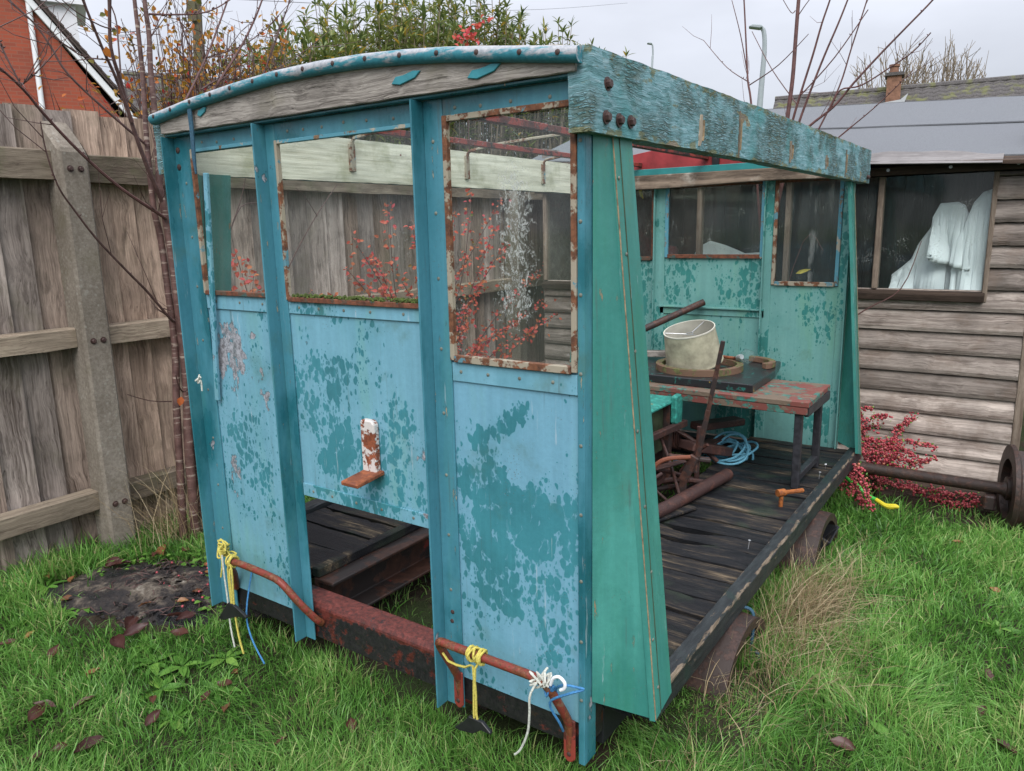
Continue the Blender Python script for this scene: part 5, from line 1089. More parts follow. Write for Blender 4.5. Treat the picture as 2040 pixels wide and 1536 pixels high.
for k, (poly, a0, a1, r0, r1) in enumerate(sb):
    p = limb(SP, poly, 'y', a0, a1, r0, r1, 'branch', 'sapling', 6, 4, .003, k+40)
    if k < 9: buds(SP, p, 9, k+50, 'sapling', .005); spp.append(p)
finetwigs(SP, spp, 3, .06, .25, .0018, 6, 'sapling')
for lp, ld, ln_ in ((px(1585, 545, 'y', 3.06), [1, 0, .35], [0, -1, .2]), (px(1274, 372, 'y', 3.05), [.3, 0, -1], [0, -1, .3])): link('leaf', leafmesh('leaf', np.array([lp]), np.array([ld]), np.array([ln_]), .085, .022, np.array([.3]), WL[SP.name]), 'yellowleaf', SP)

# ------------------------------------------------------------------ red-leaved shrub between trolley and fence
def redshrub():
    SH = thing('red_leaved_shrub', 'cotoneaster shrub with orange-red autumn leaves against the fence', 'shrub', (-2.35, 2.1, -.06))
    q = random.Random(17); P, D = [], []; b0 = Vector((-2.38, 2.1, -.06))
    tips = [px(690, 535, 'x', -2.25), px(745, 510, 'x', -2.35), px(700, 470, 'x', -2.4), px(775, 405, 'x', -2.45), px(820, 440, 'x', -2.3), px(850, 400, 'x', -2.35), px(865, 470, 'x', -2.2), px(905, 420, 'x', -2.4), px(940, 360, 'x', -2.45), px(1000, 395, 'x', -2.5), px(985, 455, 'x', -2.3), px(1010, 480, 'x', -2.35), px(960, 560, 'x', -2.2), px(1115, 625, 'x', -2.2), px(1090, 600, 'x', -2.3), px(1030, 640, 'x', -2.1), px(930, 650, 'x', -2.0), px(800, 560, 'x', -2.2), px(830, 590, 'x', -2.1), px(760, 575, 'x', -2.2), px(620, 580, 'x', -2.3), px(660, 590, 'x', -2.3), px(960, 690, 'x', -2.0), px(1060, 660, 'x', -2.05), px(1120, 500, 'x', -2.5)]
    tips2 = [px(445, 520, 'x', -2.3), px(470, 505, 'x', -2.35), px(505, 550, 'x', -2.25), px(530, 570, 'x', -2.3), px(450, 570, 'x', -2.2)]
    for k, t in enumerate(tips+tips2):
        t = Vector(t); b = b0 if k < len(tips) else Vector((-2.33, .85, 0)); b = b+Vector((q.uniform(-.1, .1), q.uniform(-.25, .25), 0))
        mid = b.lerp(t, .55)+Vector((q.uniform(-.1, .1), q.uniform(-.12, .12), .22)); pts = [b, b.lerp(mid, .5)+Vector((0, 0, .12)), mid, t]
        obj('branch', MB().tube(pts, [.008, .006, .004, .0015], 5, True, 5), 'twig', SH, 0, True)
        def at(u):
            u *= 3; i = min(int(u), 2); p0, p1, p2, p3 = pts[max(i-1, 0)], pts[i], pts[i+1], pts[min(i+2, 3)]; u -= i
            return .5*((2*p1)+(p2-p0)*u+(2*p0-5*p1+4*p2-p3)*u*u+(3*p1-p0-3*p2+p3)*u**3)
        for j in range(95):
            u = q.uniform(.32, 1)**.8; p = at(min(u, 1)); d = Vector((q.gauss(0, 1), q.gauss(0, 1), q.gauss(0, .7)))
            off = d.normalized()*q.uniform(.0, .03) if q.random() < .86 else d.normalized()*q.uniform(.03, .11)
            P.append(p+off); D.append(d)
    n = len(P); me = leafmesh('leaves', np.array(P), np.array(D), rv(n)+np.array([.8, -.6, .6]), RNG.uniform(.020, .036, n), RNG.uniform(.015, .025, n), np.clip(RNG.normal(.42, .25, n), 0, .97)+(RNG.random(n) < .03)*.5, WL[SH.name])
    link('leaves', me, 'redleaf', SH, kind='stuff')
redshrub()
# ------------------------------------------------------------------ berry-laden cotoneaster by the wheelset
def octa(P, r, tint, base):
    P = np.asarray(P)-np.asarray(base); n = len(P); o = np.array([[1, 0, 0], [-1, 0, 0], [0, 1, 0], [0, -1, 0], [0, 0, 1], [0, 0, -1]])
    # icosahedron for rounder berries
    g = (1+5**.5)/2; ico = norm(np.array([[-1, g, 0], [1, g, 0], [-1, -g, 0], [1, -g, 0], [0, -1, g], [0, 1, g], [0, -1, -g], [0, 1, -g], [g, 0, -1], [g, 0, 1], [-g, 0, -1], [-g, 0, 1]], float))
    F_ = np.array([[0, 11, 5], [0, 5, 1], [0, 1, 7], [0, 7, 10], [0, 10, 11], [1, 5, 9], [5, 11, 4], [11, 10, 2], [10, 7, 6], [7, 1, 8], [3, 9, 4], [3, 4, 2], [3, 2, 6], [3, 6, 8], [3, 8, 9], [4, 9, 5], [2, 4, 11], [6, 2, 10], [8, 6, 7], [9, 8, 1]])
    V = P[:, None]+ico[None]*np.asarray(r)[:, None, None]; T_ = (np.arange(n)*12)[:, None, None]+F_[None]
    return npmesh('berries', V.reshape(-1, 3), None, T_.reshape(-1, 3), np.repeat(tint, 12), True)
def berries():
    SH = thing('berry_shrub', 'cotoneaster with red berries sprawling along the shed wall', 'shrub', (.28, 3.22, -.09))
    q = random.Random(23); P = []; LP = []
    paths = [[(1722, 905), (1780, 880), (1790, 850), (1822, 822)], [(1720, 880), (1760, 878), (1810, 875), (1870, 888)], [(1715, 845), (1750, 828), (1770, 825)], [(1715, 815), (1738, 812)], [(1715, 858), (1755, 848)],
        [(1740, 900), (1790, 890), (1830, 912)], [(1730, 915), (1790, 910), (1820, 925), (1865, 912)], [(1725, 925), (1770, 930), (1830, 940), (1885, 958)], [(1710, 920), (1700, 960), (1712, 990), (1725, 1010)], [(1715, 930), (1722, 970), (1735, 1010)], [(1705, 940), (1690, 950), (1675, 970)], [(1800, 960), (1840, 985), (1880, 1000), (1905, 1015)], [(1820, 975), (1870, 990), (1910, 1005), (1945, 1000)], [(1740, 950), (1790, 965), (1840, 975)], [(1730, 890), (1715, 850), (1716, 825)],
        [(1720, 900), (1760, 905), (1800, 900)], [(1735, 935), (1755, 960), (1750, 990)], [(1700, 935), (1740, 940), (1775, 945)], [(1850, 975), (1890, 985), (1950, 990)], [(1715, 895), (1745, 890), (1785, 895)], [(1690, 955), (1700, 945), (1712, 930)], [(1740, 965), (1700, 970), (1690, 985)]]
    for k, poly in enumerate(paths):
        ya = 2.74 if k in (8, 9) else q.uniform(3.06, 3.16) if poly[0][1] > 930 else q.uniform(3.16, 3.42); yb = ya+q.uniform(-.06, .06)
        pts = limb(SH, poly, 'y', ya, yb, .004, .0015, 'branch', 'twig', 5, 4, .01, k+90)
        L = sum((Vector(pts[i+1])-Vector(pts[i])).length for i in range(len(pts)-1)); m = int(L*440)
        for j in range(m):
            u = q.random()*(len(pts)-1); i = int(u); p = np.array(pts[i])*(1-u+i)+np.array(pts[i+1])*(u-i); P.append(p+np.array([q.gauss(0, .011), q.gauss(0, .011), q.gauss(0, .009)]))
    for k in range(620):     # dense middle
        cx, cy = q.gauss(1752, 34), q.gauss(925, 24)
        if cx < 1708 and cy < 925: continue
        if cy > 990: continue
        P.append(px(cx, cy, 'y', q.uniform(3.12, 3.40)))
    P = np.array(P); n = len(P)
    link('berries', octa(P, RNG.uniform(.0055, .0085, n), np.clip(RNG.normal(.5, .25, n), 0, .95), WL[SH.name]), 'berry', SH, kind='stuff')
    m = 700; idx = RNG.integers(0, n, m); link('leaves', leafmesh('leaves', P[idx]+RNG.normal(0, .012, (m, 3)), rv(m), rv(m), .016, .009, np.clip(RNG.normal(.6, .25, m), 0, 1), WL[SH.name]), 'weed', SH, kind='stuff')
berries()

# ------------------------------------------------------------------ shrubs beyond the fence
def rhodo(c, rx, ry_, zt, seed, label, shoots=150):
    q = np.random.default_rng(seed); g0 = float(gz(c[0], c[1])); SH = thing('rhododendron', label, 'shrub', (c[0], c[1], g0), 'rhododendron bushes behind the fence'); st = MB(); P, D, Nn, TT = [], [], [], []
    for k in range(shoots):
        a, r = q.uniform(0, 2*math.pi), math.sqrt(q.random()); x, y = c[0]+rx*r*math.cos(a), c[1]+ry_*r*math.sin(a)
        top = zt-.75*r*r*q.uniform(.2, 1)-q.random()**2*1.1+q.normal(0, .06); b = np.array([c[0]+(x-c[0])*.4, c[1]+(y-c[1])*.4, g0]); t = np.array([x, y, top]); mid = (b*.45+t*.55)+q.normal(0, .06, 3); mid[2] -= .1
        st.tube([b, mid, t], [.012, .008, .004], 4, False, 3)
        for tier in range(4):
            u = 1-tier*.07-q.random()*.02; p0 = mid+(t-mid)*u if tier else t
            m = int(q.integers(5, 9))
            for j in range(m):
                aa = 2*math.pi*(j+q.random()*.6)/m; el = q.uniform(-.5, .9) if tier else q.uniform(.2, 1.5)
                d = np.array([math.cos(aa)*math.cos(el), math.sin(aa)*math.cos(el), math.sin(el)]); P.append(p0); D.append(d); Nn.append(np.array([-d[0]*d[2], -d[1]*d[2], 1.2])+q.normal(0, .25, 3)); TT.append(q.normal(.45, .22) if q.random() > .06 else 1)
    n = len(P)
    link('leaves', leafmesh('leaves', np.array(P), np.array(D), np.array(Nn), q.uniform(.07, .15, n), q.uniform(.017, .030, n), np.clip(TT, 0, 1), WL[SH.name], .2, .22), 'rhodo', SH, kind='stuff'); obj('stems', st, 'greytwig', SH, kind='stuff')
for k, (cx, cy, rx, ry_, zt, lab) in enumerate(((-4.1, 2.75, .75, .6, 3.05, 'sparse rhododendron bush behind the fence beside the orange shrub'), (-4.3, 3.75, .9, .8, 3.55, 'tall rhododendron bush behind the fence with pale drooping leaves'), (-4.4, 4.95, .9, .85, 3.85, 'tallest rhododendron bush standing behind the curved front header'), (-4.4, 6.1, .9, .85, 3.82, 'dense rhododendron bush behind the red leafy sprig'), (-4.4, 7.3, .9, .85, 3.68, 'rhododendron bush rising behind the right end of the header'), (-4.4, 8.6, .9, .8, 3.55, 'last rhododendron bush of the row behind the fence'), (-4.6, 1.7, .6, .6, 2.2, 'low rhododendron bush behind the fence'))):
    rhodo((cx, cy), rx, ry_, zt, 60+k, lab, 230 if k < 6 else 60)
# scarlet sprig over the header
sg = thing('scarlet_sprig', 'scarlet-leaved sprig rising in front of the rhododendrons', 'shrub', tuple(px(930, 120, 'x', -3.2)*np.array([1, 1, 0])))
pz = px(930, 130, 'x', -3.2); pts = [np.array([pz[0], pz[1], -.05]), np.array([pz[0], pz[1], 1.5]), pz, px(935, 75, 'x', -3.2), px(972, 42, 'x', -3.2)]
obj('stem', MB().tube(pts, [.008, .007, .004, .003, .0015], 5, True, 4), 'twig', sg)
P = np.array([px(x, y, 'x', -3.2) for x, y in [(912, 85), (918, 70), (925, 60), (930, 75), (938, 80), (935, 68), (942, 72), (950, 55), (960, 45), (972, 40), (926, 88), (945, 85), (933, 58), (955, 50)] for _ in range(3)]); n = len(P)
link('leaves', leafmesh('leaves', P+RNG.normal(0, .015, (n, 3)), rv(n), rv(n)+np.array([1, -1, .3]), .045, .03, RNG.uniform(.3, .8, n), WL[sg.name]), 'redleaf', sg, kind='stuff')
def orangebush(c, label, spread, zt, seed, ns, dens):
    q = np.random.default_rng(seed); SH = thing('orange_shrub', label, 'shrub', (c[0], c[1], 0.), 'orange-leaved shrubs behind the fence'); st = MB(); P = []
    for k in range(ns):
        a, r = q.uniform(0, 2*math.pi), math.sqrt(q.random())*spread; t = np.array([c[0]+r*math.cos(a)*.7, c[1]+r*math.sin(a), zt-.5*r/spread*q.random()-q.random()*.5]); b = np.array([c[0]+q.normal(0, .06), c[1]+q.normal(0, .1), -.05]); mid = (b+t)/2+q.normal(0, .07, 3); mid[2] += .15
        st.tube([b, mid, t], [.009, .006, .0018], 4, False, 4)
        for s_ in range(5):
            p0 = mid+(t-mid)*q.random(); p1 = p0+q.normal(0, .14, 3)+np.array([0, 0, .12]); st.tube([p0, (p0+p1)/2+q.normal(0, .02, 3), p1], [.003, .002, .001], 3, False)
            for j in range(q.poisson(dens)): P.append(p0+(p1-p0)*q.random()+q.normal(0, .025, 3))
    P = np.array(P); n = len(P); obj('twigs', st, 'twig', SH, kind='stuff')
    link('leaves', leafmesh('leaves', P, rv(n), rv(n)+np.array([.6, -.6, .4]), q.uniform(.022, .045, n), q.uniform(.014, .028, n), np.clip(q.normal(.42, .28, n), 0, 1), WL[SH.name]), 'orangeleaf', SH, kind='stuff')
orangebush((-3.45, 1.30), 'orange and yellow leaved shrub rising behind the fence by the cherry stems', .45, 2.95, 31, 85, 6)
orangebush((-3.50, 1.85), 'twiggy shrub with ochre leaves behind the curved trolley header', .42, 2.92, 32, 85, 5.5)
orangebush((-3.25, .62), 'low sparse orange shrub behind the concrete fence post', .45, 2.34, 33, 40, 4)

# ------------------------------------------------------------------ far things
def pxplane(x, y, P0, nrm):
    d = CF+(x-1020)/FPX*CR-(y-768)/FPX*CU; t = np.dot(np.asarray(P0)-CAM, nrm)/np.dot(d, nrm); return CAM+t*d
class Local:
    "a far thing's own frame: x along its face, y away from the camera"
    def __init__(s, x, y, dist, yaw=0.):
        s.o = pxd(x, y, dist); s.o[2] = 0; v = s.o-CAM; a = math.atan2(v[1], v[0])+yaw; s.n = np.array([math.cos(a), math.sin(a), 0]); s.e = np.array([math.sin(a), -math.cos(a), 0]); s.rz = math.atan2(s.e[1], s.e[0])
    def at(s, x, y, dep=0.): p = pxplane(x, y, s.o+s.n*dep, s.n)-s.o; return float(p@s.e), float(p[2])
    def thing(s, name, label, cat):
        t = thing(name, label, cat, tuple(s.o)); t.rotation_euler = (0, 0, s.rz); WL[t.name] = (0, 0, 0); return t
L = Local(120, 200, 20)
hs = L.thing('brick_house', 'red brick house gable with white bargeboard and downpipe', 'house')
A_, B_ = L.at(247, 206), L.at(65, 0); dx, dz = B_[0]-A_[0], B_[1]-A_[1]; rdg = (A_[0]+dx*1.9, A_[1]+dz*1.9); eave = (A_[0]-dx*.25, A_[1]-dz*.25); lo = (2*rdg[0]-eave[0], eave[1])
obj('wall', MB().prism([(lo[0]+.2, 0), (eave[0]-.2, 0), (eave[0]-.2, eave[1]-.25), rdg, (lo[0]+.2, eave[1]-.25)], 0, 7), 'brick', hs)
for e in (eave, lo):
    s_ = 1 if e[0] > rdg[0] else -1
    obj('bargeboard', MB().prism([(rdg[0], rdg[1]-.02), (e[0], e[1]-.02), (e[0], e[1]-.24), (rdg[0], rdg[1]-.24)], -.14, -.002), 'upvc', hs, .01)
    r_ = obj('roof', MB().prism([(rdg[0], rdg[1]+.14), (e[0]+.05*s_, e[1]+.12), (e[0]+.05*s_, e[1]-.015), (rdg[0], rdg[1]-.015)], -.20, 7.2), 'rooftile', hs)
    n = 26
    for k in range(n): obj('verge_tile', MB().prism([(rdg[0]+(e[0]-rdg[0])*(k+.02)/n, rdg[1]+(e[1]-rdg[1])*(k+.02)/n+.145), (rdg[0]+(e[0]-rdg[0])*(k+1.05)/n, rdg[1]+(e[1]-rdg[1])*(k+1.05)/n+.185), (rdg[0]+(e[0]-rdg[0])*(k+1.05)/n, rdg[1]+(e[1]-rdg[1])*(k+1.05)/n+.13), (rdg[0]+(e[0]-rdg[0])*(k+.02)/n, rdg[1]+(e[1]-rdg[1])*(k+.02)/n+.10)], -.24, .9), 'rooftile', r_)
p0, p1 = L.at(57, 7), L.at(83, 205)
obj('downpipe', MB().tube([(p0[0], -.07, p0[1]+.8), (p0[0]+(p1[0]-p0[0])*.45, -.07, p0[1]+(p1[1]-p0[1])*.45), (p1[0], -.07, p1[1]), (p1[0]+.05, -.07, 0)], .055, 10), 'upvc', hs, 0, True)
d0, d1 = L.at(92, 47, 1.2), L.at(147, -10, 1.2)
dm = obj('dormer', B(d0[0], d1[0], 1.2, 3, d0[1]-.6, d1[1]+.6), 'upvc', hs); obj('dormer_fascia', B(d0[0]-.1, d1[0]+.22, 1.05, 3.1, L.at(120, 8, 1.2)[1], d1[1]+.7), 'upvc', dm)
# two tiled roofs
def tiled(name, label, ppx, dist, x0, x1, ridge, eavz, run, yaw=0., courses=14, chim=None):
    L = Local(ppx[0], ppx[1], dist, yaw); t = L.thing(name, label, 'house'); a, b = L.at(*ridge[0], run), L.at(*ridge[1], run); sl = (b[1]-a[1])/(b[0]-a[0]); X0, X1 = a[0], b[0]+x1
    zr = (a[1]+b[1])/2
    obj('wall', B(X0+.25, X1-.25, .35, 2*run-.35, 0, eavz), 'brick', t)
    obj('roof', MB().prism([(0, eavz), (run, zr-.02), (2*run, eavz), (2*run, eavz-.12), (0, eavz-.12)], X0+.02, X1-.02, 'x'), 'rooftile', t)
    nx = int((X1-X0)/.15); V, Q = [], []
    for c in range(courses):
        ya, yb = run*c/courses, run*(c+1.12)/courses; za, zb = eavz+(zr-eavz)*c/courses+.055, eavz+(zr-eavz)*(c+1.12)/courses+.02
        for k in range(nx+1):
            x = X0+(X1-X0)*k/nx; w_ = .022*(1 if k % 2 else -1); o = len(V); V += [(x, ya, za+w_), (x, yb, zb+w_), (x, ya, za+w_-.05)]
            if k: Q += [(o-3, o, o+1, o-2), (o-1, o+2, o, o-3)]
    r_ = link('roof_tiles', npmesh('roof_tiles', V, np.array(Q)), 'greytile', t, kind='stuff')
    obj('ridge', MB().tube([(X0, run, zr), (X1, run, zr)], .11, 8), 'greytile', t, 0, True)
    if chim:
        (cx0, cy0), (cx1, cy1) = chim; dep = run*.72; p, q_ = L.at(cx0, cy0, dep), L.at(cx1, cy1, dep)
        ch = obj('chimney', B(p[0], q_[0], dep, dep+.6, p[1]-.9, q_[1]), 'chimneybrick', t); obj('chimney_cap', B(p[0]-.06, q_[0]+.06, dep-.06, dep+.66, q_[1]+.001, q_[1]+.09), 'greytile', ch); m_ = (p[0]+q_[0])/2
        obj('chimney_pot', MB().lathe([(.0005, 0), (.13, 0), (.12, .2), (.15, .2), (.15, .26), (.0005, .26)], (m_-.02, dep+.3, q_[1]+.09), (0, 0, 1), 14), 'chimneybrick', ch, 0, True)
        obj('flashing', MB().prism([(p[0]-.12, p[1]-.18), (q_[0]+.10, p[1]-.16), (q_[0]+.20, p[1]+.14), (q_[0]+.01, p[1]-.02), (p[0]-.12, p[1]-.08)], dep-.10, dep-.065), 'steel', ch)
    return t
tiled('bungalow', 'bungalow with mossy grey tiled roof and brick chimney beyond the shed', (1780, 205), 24, 0, 6, ((1545, 186), (2040, 171)), 3.1, 3.0, .0, 18, ((1764, 200), (1797, 149)))
tiled('far_house', 'house with dark tiled roof half hidden behind the cherry stems', (300, 190), 29, 0, 9, ((246, 150), (340, 152)), 4.6, 2.6, .1, 14)
# lamps
def lamp(ppx, dist, pole_top, head, r, label, name='street_lamp'):
    L = Local(ppx[0], ppx[1], dist); t = L.thing(name, label, 'street lamp'); a, b, h = L.at(*ppx), L.at(*pole_top), L.at(*head); base = a[0]+(a[0]-b[0])*a[1]/(b[1]-a[1])*.9
    obj('pole', MB().tube([(base, 0, 0), (a[0], 0, a[1]), (b[0], 0, b[1]-.3)], [r*1.3, r, r*.8], 10), 'lamp_grey', t, 0, True)
    obj('arm', MB().tube([(b[0], 0, b[1]-.3), (b[0]-.01, 0, b[1]), (b[0]+(h[0]-b[0])*.25, 0, b[1]+(h[1]-b[1])*.75), (b[0]+(h[0]-b[0])*.7, 0, h[1])], r*.75, 8, True, 4), 'lamp_grey', t, 0, True)
    w_ = abs(h[0]-b[0]); hx = h[0]
    obj('lamp_head', MB().prism([(hx-w_*1.0, h[1]+w_*.1), (hx-w_*.5, h[1]+w_*.30), (hx+w_*.55, h[1]+w_*.12), (hx+w_*.72, h[1]-w_*.16), (hx+w_*.3, h[1]-w_*.28), (hx-w_*.9, h[1]-w_*.02)], -.13, .13), 'lamp_grey', t, .02)
lamp((1514, 205), 22, (1524, 78), (1508, 54), .075, 'grey street lamp with curved neck above the trolley beam')
lamp((1300, 112), 38, (1301, 97), (1295, 87), .05, 'tiny distant street lamp seen above the roof beam', 'street_lamp')
L = Local(392, 100, 23); tp = L.thing('telegraph_pole', 'mossy wooden telegraph pole behind the orange shrubs', 'telegraph pole'); a, b = L.at(396, 120), L.at(389, -80)
obj('pole', MB().tube([(a[0]+.1, 0, 0), (a[0], 0, a[1]), (b[0], 0, b[1])], [.15, .13, .11], 12), 'polewood', tp, 0, True)
obj('fitting', B(a[0]-.17, a[0]+.05, -.2, -.12, L.at(390, 30)[1]-.2, L.at(390, 5)[1]), 'polewood', tp, .02)
for k, (u, v) in enumerate((((388, -5), (1250, 6)), ((390, 12), (560, 75)), ((390, 20), (540, 110)), ((388, 30), (130, 50)))):
    s0 = pxd(*u, 23); s1 = pxd(*v, 60 if k < 3 else 30); mid = (s0+s1)/2-np.array([0, 0, .4]); q0 = lambda p: (float((p-L.o)@L.e), float((p-L.o)@L.n), float(p[2]))
    obj('wire', MB().tube([q0(s0), q0(mid), q0(s1)], .008, 4, True, 6), 'black', tp)
def pollard(c, n, zt, spread, r, seed, label):
    q = np.random.default_rng(seed); t = thing('bare_tree', label, 'tree', (c[0], c[1], 0.)); tw = MB(); h0 = zt*.55
    obj('trunk', MB().tube([(c[0], c[1], 0), (c[0], c[1], h0*.7), (c[0]+.05, c[1], h0)], [.2, .16, .12], 8), 'greytwig', t, 0, True)
    for k in range(n):
        a, e = q.uniform(0, 2*math.pi), math.sqrt(q.random()); b = np.array([c[0]+.25*e*spread*math.cos(a), c[1]+.25*e*spread*math.sin(a), h0-.2*q.random()]); tip = np.array([c[0]+spread*e*math.cos(a), c[1]+spread*e*math.sin(a), zt-.9*e*e-q.random()*.6]); mid = (b+tip)/2+q.normal(0, .12, 3); mid[2] -= .1*e
        tw.tube([np.array([c[0]+.05, c[1], h0*.95]), b, mid, tip], [r*1.6, r*1.4, r, r*.35], 4, False, 2)
        for j in range(9):
            p = mid+(tip-mid)*q.random(); e_ = p+q.normal(0, .16, 3)+(tip-mid)*.16+np.array([0, 0, .14]); tw.tube([p, (p+e_)/2+q.normal(0, .02, 3), e_], [r*.5, r*.38, r*.25], 3, False)
    obj('branches', tw, 'greytwig', t, kind='stuff')
pc = pxd(1790, 205, 30); pollard((pc[0]-.3, pc[1]), 42, 7.35, 1.5, .026, 71, 'bare twiggy tree behind the chimney of the bungalow'); pc = pxd(1880, 205, 31); pollard((pc[0], pc[1]), 36, 7.3, 1.4, .026, 72, 'bare twiggy tree right of the bungalow chimney')

# ------------------------------------------------------------------ grass and small plants
def inview(P, m=.12):
    d = P-CAM; z = d@CF; u = (d@CR)/np.maximum(z, .01)*FPX/1020; v = (d@CU)/np.maximum(z, .01)*FPX/768
    return (z > .3) & (np.abs(u) < 1+m+.25/np.maximum(z, .5)) & (np.abs(v) < 1+m+.25/np.maximum(z, .5))
def vnoise(x, y, s, seed): return np.array([mnoise.noise((a*s, b*s, seed)) for a, b in zip(x, y)])
def blades(name, x, y, h, wd, tint, mat, lean, label=None, stiff=.5, zoff=-.01):
    n = len(x); z = gz(x, y)+zoff; ang = RNG.uniform(0, 2*math.pi, n); s = np.stack([np.cos(ang), np.sin(ang), np.zeros(n)], 1); P0 = np.stack([x, y, z], 1)
    l = lean+RNG.normal(0, .55, (n, 2)); l3 = np.concatenate([l, np.zeros((n, 1))], 1); h = h[:, None]; up = np.array([0, 0, 1.])
    def pt(t): return P0+up*h*(t-.32*t*t*np.minimum(1, (l3**2).sum(1, keepdims=True)))+l3*h*(t**2)*.75
    w_ = wd[:, None]; V = np.stack([P0-s*w_*.5, P0+s*w_*.5, pt(.4)-s*w_*.45, pt(.4)+s*w_*.45, pt(.75)-s*w_*.3, pt(.75)+s*w_*.3, pt(1.)], 1); o = (np.arange(n)*7)[:, None]
    me = npmesh(name, V.reshape(-1, 3), np.concatenate([o+np.array((0, 1, 3, 2)), o+np.array((2, 3, 5, 4))]), o+np.array((4, 5, 6)), np.repeat(tint, 7), True)
    ob = link(name, me, mat, kind='stuff')
    if label: tag(ob, label, name.replace('_', ' '))
    return ob
def lawn():
    N = 1150000; x = RNG.uniform(-2.85, 4.6, N); y = RNG.uniform(-1.7, 6.0, N); P = np.stack([x, y, np.zeros(N)], 1); dist = np.hypot(x-CAM[0], y-CAM[1])
    keep = inview(P, .5); keep &= (y < 3.5) | (x > 1.0)
    under = (x > -1.66) & (x < .0) & (y > .06) & (y < 3.0); keep &= ~under | (RNG.random(N) < .10)
    e = ((x+2.06)/.52)**2+((y-.05-.22*(x+2.06))/.36)**2; keep &= (e+.35*np.sin(9*x+4*y)*np.sin(11*y-3*x) > .95) | (RNG.random(N) < .02)
    keep &= ~((y > 3.15) & (x < 1.) & (RNG.random(N) < .85)); keep &= ~((y > 2.85) & (x < .95) & (x > .1) & (RNG.random(N) < .8))
    keep &= RNG.random(N) < np.clip(1.9/dist, .30, 1.)
    x, y, dist = x[keep], y[keep], dist[keep]; n = len(x)
    gx, gy = np.meshgrid(np.linspace(-3, 4.8, 157), np.linspace(-1.9, 6.2, 163))
    def field(s, seed):
        f = vnoise(gx.ravel(), gy.ravel(), s, seed).reshape(gx.shape); i = (x+3)/7.8*156; j = (y+1.9)/8.1*162; i0, j0 = i.astype(int), j.astype(int); a, b = i-i0, j-j0
        return f[j0, i0]*(1-a)*(1-b)+f[j0, i0+1]*a*(1-b)+f[j0+1, i0]*(1-a)*b+f[j0+1, i0+1]*a*b
    n1, n2, n3, n4 = field(1.6, 1), field(4.5, 2), field(5, 7), field(5, 11)
    nearf = np.clip((-2.1-x)/.5, 0, 1)*np.clip((y+.5)/.3, 0, 1); strip = (x > .05) & (x < .5)
    h = .056+.028*n1+.030*n2+RNG.uniform(-.022, .035, n)+.09*nearf*RNG.random(n)+.05*strip*RNG.random(n); h = np.where((x > .0) & (x < .32) & (y > .30) & (y < .78), h*.35, h); h = np.clip(h, .02, .24)
    tint = np.clip(.48+.25*n1+.30*n2+RNG.normal(0, .22, n), 0, .92); dead = RNG.random(n) < .022+.05*nearf; tint = np.where(dead, RNG.uniform(.92, 1, n), tint)
    blades('grass', x, y, h, RNG.uniform(.0020, .0042, n)*np.clip(dist/2.2, 1, 2.0), tint, 'grass', np.stack([n3, n4], 1)*1.2+np.array([.1, -.1]))
lawn()
def straw(name, xs, ys, sx, sy, n, hlo, hhi, lean, label):
    x = RNG.normal(xs, sx, n); y = RNG.normal(ys, sy, n); ok = (x > .10) | (x < -1.7); x, y = x[ok], y[ok]; n = len(x)
    o = blades(name, x, y, RNG.uniform(hlo, hhi, n), RNG.uniform(.0018, .0034, n), RNG.random(n), 'straw', np.array(lean)+RNG.normal(0, .25, (n, 2)), label)
straw('dry_grass', .22, 1.40, .09, .26, 2000, .08, .26, (.55, -.4), 'pale dry grass leaning out from under the trolley sill')
straw('dry_grass', .30, .90, .12, .25, 600, .08, .22, (.4, -.4), 'thin dry grass around the rusty wheel')
straw('dry_grass', .14, .0, .12, .14, 700, .05, .16, (.3, -.5), 'flattened dry grass at the foot of the corner post')
straw('dry_grass', -2.52, .38, .05, .09, 170, .25, .60, (-.15, -.35), 'tall dry stalks round the foot of the cherry')
# broad-leaved weeds
def rosette(p, n, L, W_, el, seed, label, group, mat='weed', stalk=0.):
    q = np.random.default_rng(seed); a = np.linspace(0, 2*math.pi, n, False)+q.normal(0, .25, n); e = q.normal(el, .2, n); d = np.stack([np.cos(a)*np.cos(e), np.sin(a)*np.cos(e), np.sin(e)], 1); base = np.array([p[0], p[1], float(gz(p[0], p[1]))]); P = base+d*(.004+stalk*q.uniform(.4, 1, (n, 1)))+np.array([0, 0, .012])
    t = thing('small_weed', label, 'weed', tuple(base), group)
    L_ = L*q.uniform(.65, 1.15, n); me = leafmesh('leaves', P, d*np.array([1, 1, .3]), np.array([0, 0, 1.])+q.normal(0, .2, (n, 3)), L_, W_*L_/L, np.clip(q.normal(.5, .22, n), 0, 1), base, .12, .18)
    link('leaves', me, mat, t, kind='stuff'); mb = MB()
    for pp in P: mb.tube([base, base+(pp-base)*.6+np.array([0, 0, .008]), pp], .0014, 4)
    obj('stalks', mb, mat, t, kind='stuff')
for k, (u, v) in enumerate(((340, 1075), (360, 1062), (322, 1092), (375, 1080))): p = px(u, v, 'z', 0); rosette(p, 9, .05, .045, .5, 100+k, 'round-leaved green weed at the foot of the cherry', 'round-leaved weeds', stalk=.08)
for k, (u, v) in enumerate(((290, 1105), (312, 1125), (395, 1100), (405, 1120), (380, 1150), (262, 1120), (418, 1180), (425, 1210), (440, 1195), (225, 1150), (410, 1140), (430, 1225), (345, 1110))): p = px(u, v, 'z', 0); rosette(p, 16, .026, .022, .45, 120+k, 'small pale green creeping weed around the ash patch', 'creeping weeds', stalk=.06)
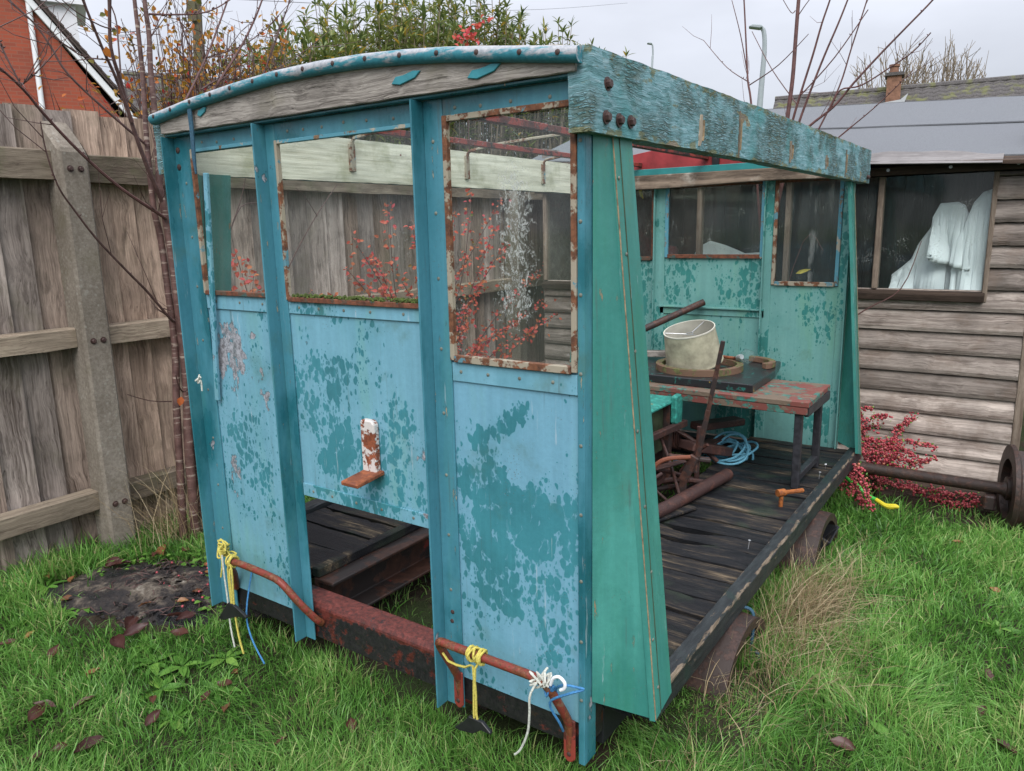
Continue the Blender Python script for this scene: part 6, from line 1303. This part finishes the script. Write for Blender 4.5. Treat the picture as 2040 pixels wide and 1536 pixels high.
for k, (u, v) in enumerate(((40, 1165), (95, 1180), (150, 1195), (60, 1240), (30, 1210), (130, 1230), (170, 1215), (290, 1300), (320, 1385), (345, 1440), (365, 1340), (430, 1380), (310, 1335), (1800, 1330), (1930, 1470), (1720, 1130), (1990, 1240), (1780, 1490), (450, 1320))): p = px(u, v, 'z', 0); rosette(p, 9, .085, .026, .45, 150+k, 'broad-leaved weed growing in the lawn', 'lawn weeds')
# fallen leaves
def fallen(u, v, L_, tint, seed, mat='brownleaf', up=.035, label='%s curled leaf fallen on the lawn', group='brown leaves on the lawn'):
    L_ *= .8; q = random.Random(seed); p = px(u, v, 'z', .03); z = float(gz(p[0], p[1]))+up; W_ = L_*q.uniform(.42, .55); n, m = 9, 5; vs = []; cu, cv = q.uniform(.5, 1.3), q.uniform(-.5, .8)
    for i in range(n):
        t = i/(n-1); w_ = W_*math.sin(math.pi*min(1, max(.02, t))**.85)*.5+.001
        for j in range(m):
            s = j/(m-1)*2-1; vs.append((L_*(t-.5), w_*s, cu*W_*.35*s*s*(.4+.6*math.sin(math.pi*t))+cv*L_*.35*(t-.5)**2+.003*q.uniform(-1, 1)))
    V = np.array(vs); fs = np.array([(i*m+j, (i+1)*m+j, (i+1)*m+j+1, i*m+j+1) for i in range(n-1) for j in range(m-1)])
    me = npmesh('fallen_leaf', V, fs, None, np.full(len(V), tint), True); o = link('fallen_leaf', me, mat); o.location = (p[0], p[1], z); o.rotation_euler = (q.uniform(-.5, .5), q.uniform(-.3, .3), q.uniform(0, 6.28))
    return tag(o, label % ('dark purplish' if tint < .28 else 'reddish brown' if tint < .58 else 'orange-brown'), 'leaf', group)
for k, (u, v, L_, t) in enumerate(((75, 1430, .12, .25), (90, 1415, .09, .2), (168, 1412, .09, .3), (178, 1495, .12, .1), (70, 1520, .10, .1), (110, 1310, .09, .35), (18, 1290, .08, .35), (305, 1435, .08, .2), (305, 1400, .06, .5), (447, 1362, .08, .3), (410, 1388, .07, .3), (452, 1405, .06, .6), (188, 1352, .06, .8), (60, 1272, .06, 1.), (145, 1160, .09, .8), (95, 1155, .07, .7), (60, 1160, .06, .4), (135, 1200, .08, .7), (90, 1205, .07, .55), (1680, 1495, .09, .25), (2000, 1485, .10, .2), (1970, 1335, .08, .2), (1957, 1410, .07, .25), (1758, 1277, .05, .4), (1720, 1083, .07, .25), (1800, 1095, .05, .3), (1910, 1050, .06, .9), (470, 1340, .06, .6), (700, 1440, .07, .3), (560, 1470, .06, .4), (1985, 1150, .06, .9), (120, 1500, .06, .2))): fallen(u, v, L_, t, 200+k)
for k, (u, v, L_, t) in enumerate(((240, 1132, .13, .2), (225, 1130, .10, .3), (325, 1103, .12, .75), (262, 1260, .14, .15), (275, 1272, .12, .1), (352, 1240, .09, .15), (372, 1243, .10, .1), (360, 1278, .10, .3), (365, 1210, .07, .9), (425, 1150, .09, .85), (415, 1135, .07, .8), (370, 1100, .08, .5), (310, 1110, .07, .4), (240, 1300, .12, .12), (460, 1215, .08, .5), (290, 1215, .06, .7), (345, 1150, .06, .5), (395, 1190, .06, .6))): fallen(u, v, L_, t, 300+k, up=.05, label='%s leaf lying on the ash patch by the trolley', group='brown leaves on the ash patch')
q = random.Random(8); P = np.array([px(q.gauss(370, 40), q.gauss(1140, 22), 'z', .055) for k in range(20)])
bo = link('scattered_berries', octa(P, np.full(20, .006), np.full(20, .6), (-2.2, .1, 0)), 'berry'); bo.location = (-2.2, .1, 0); bo['kind'] = 'stuff'; tag(bo, 'red berries scattered on the ash patch', 'berries')
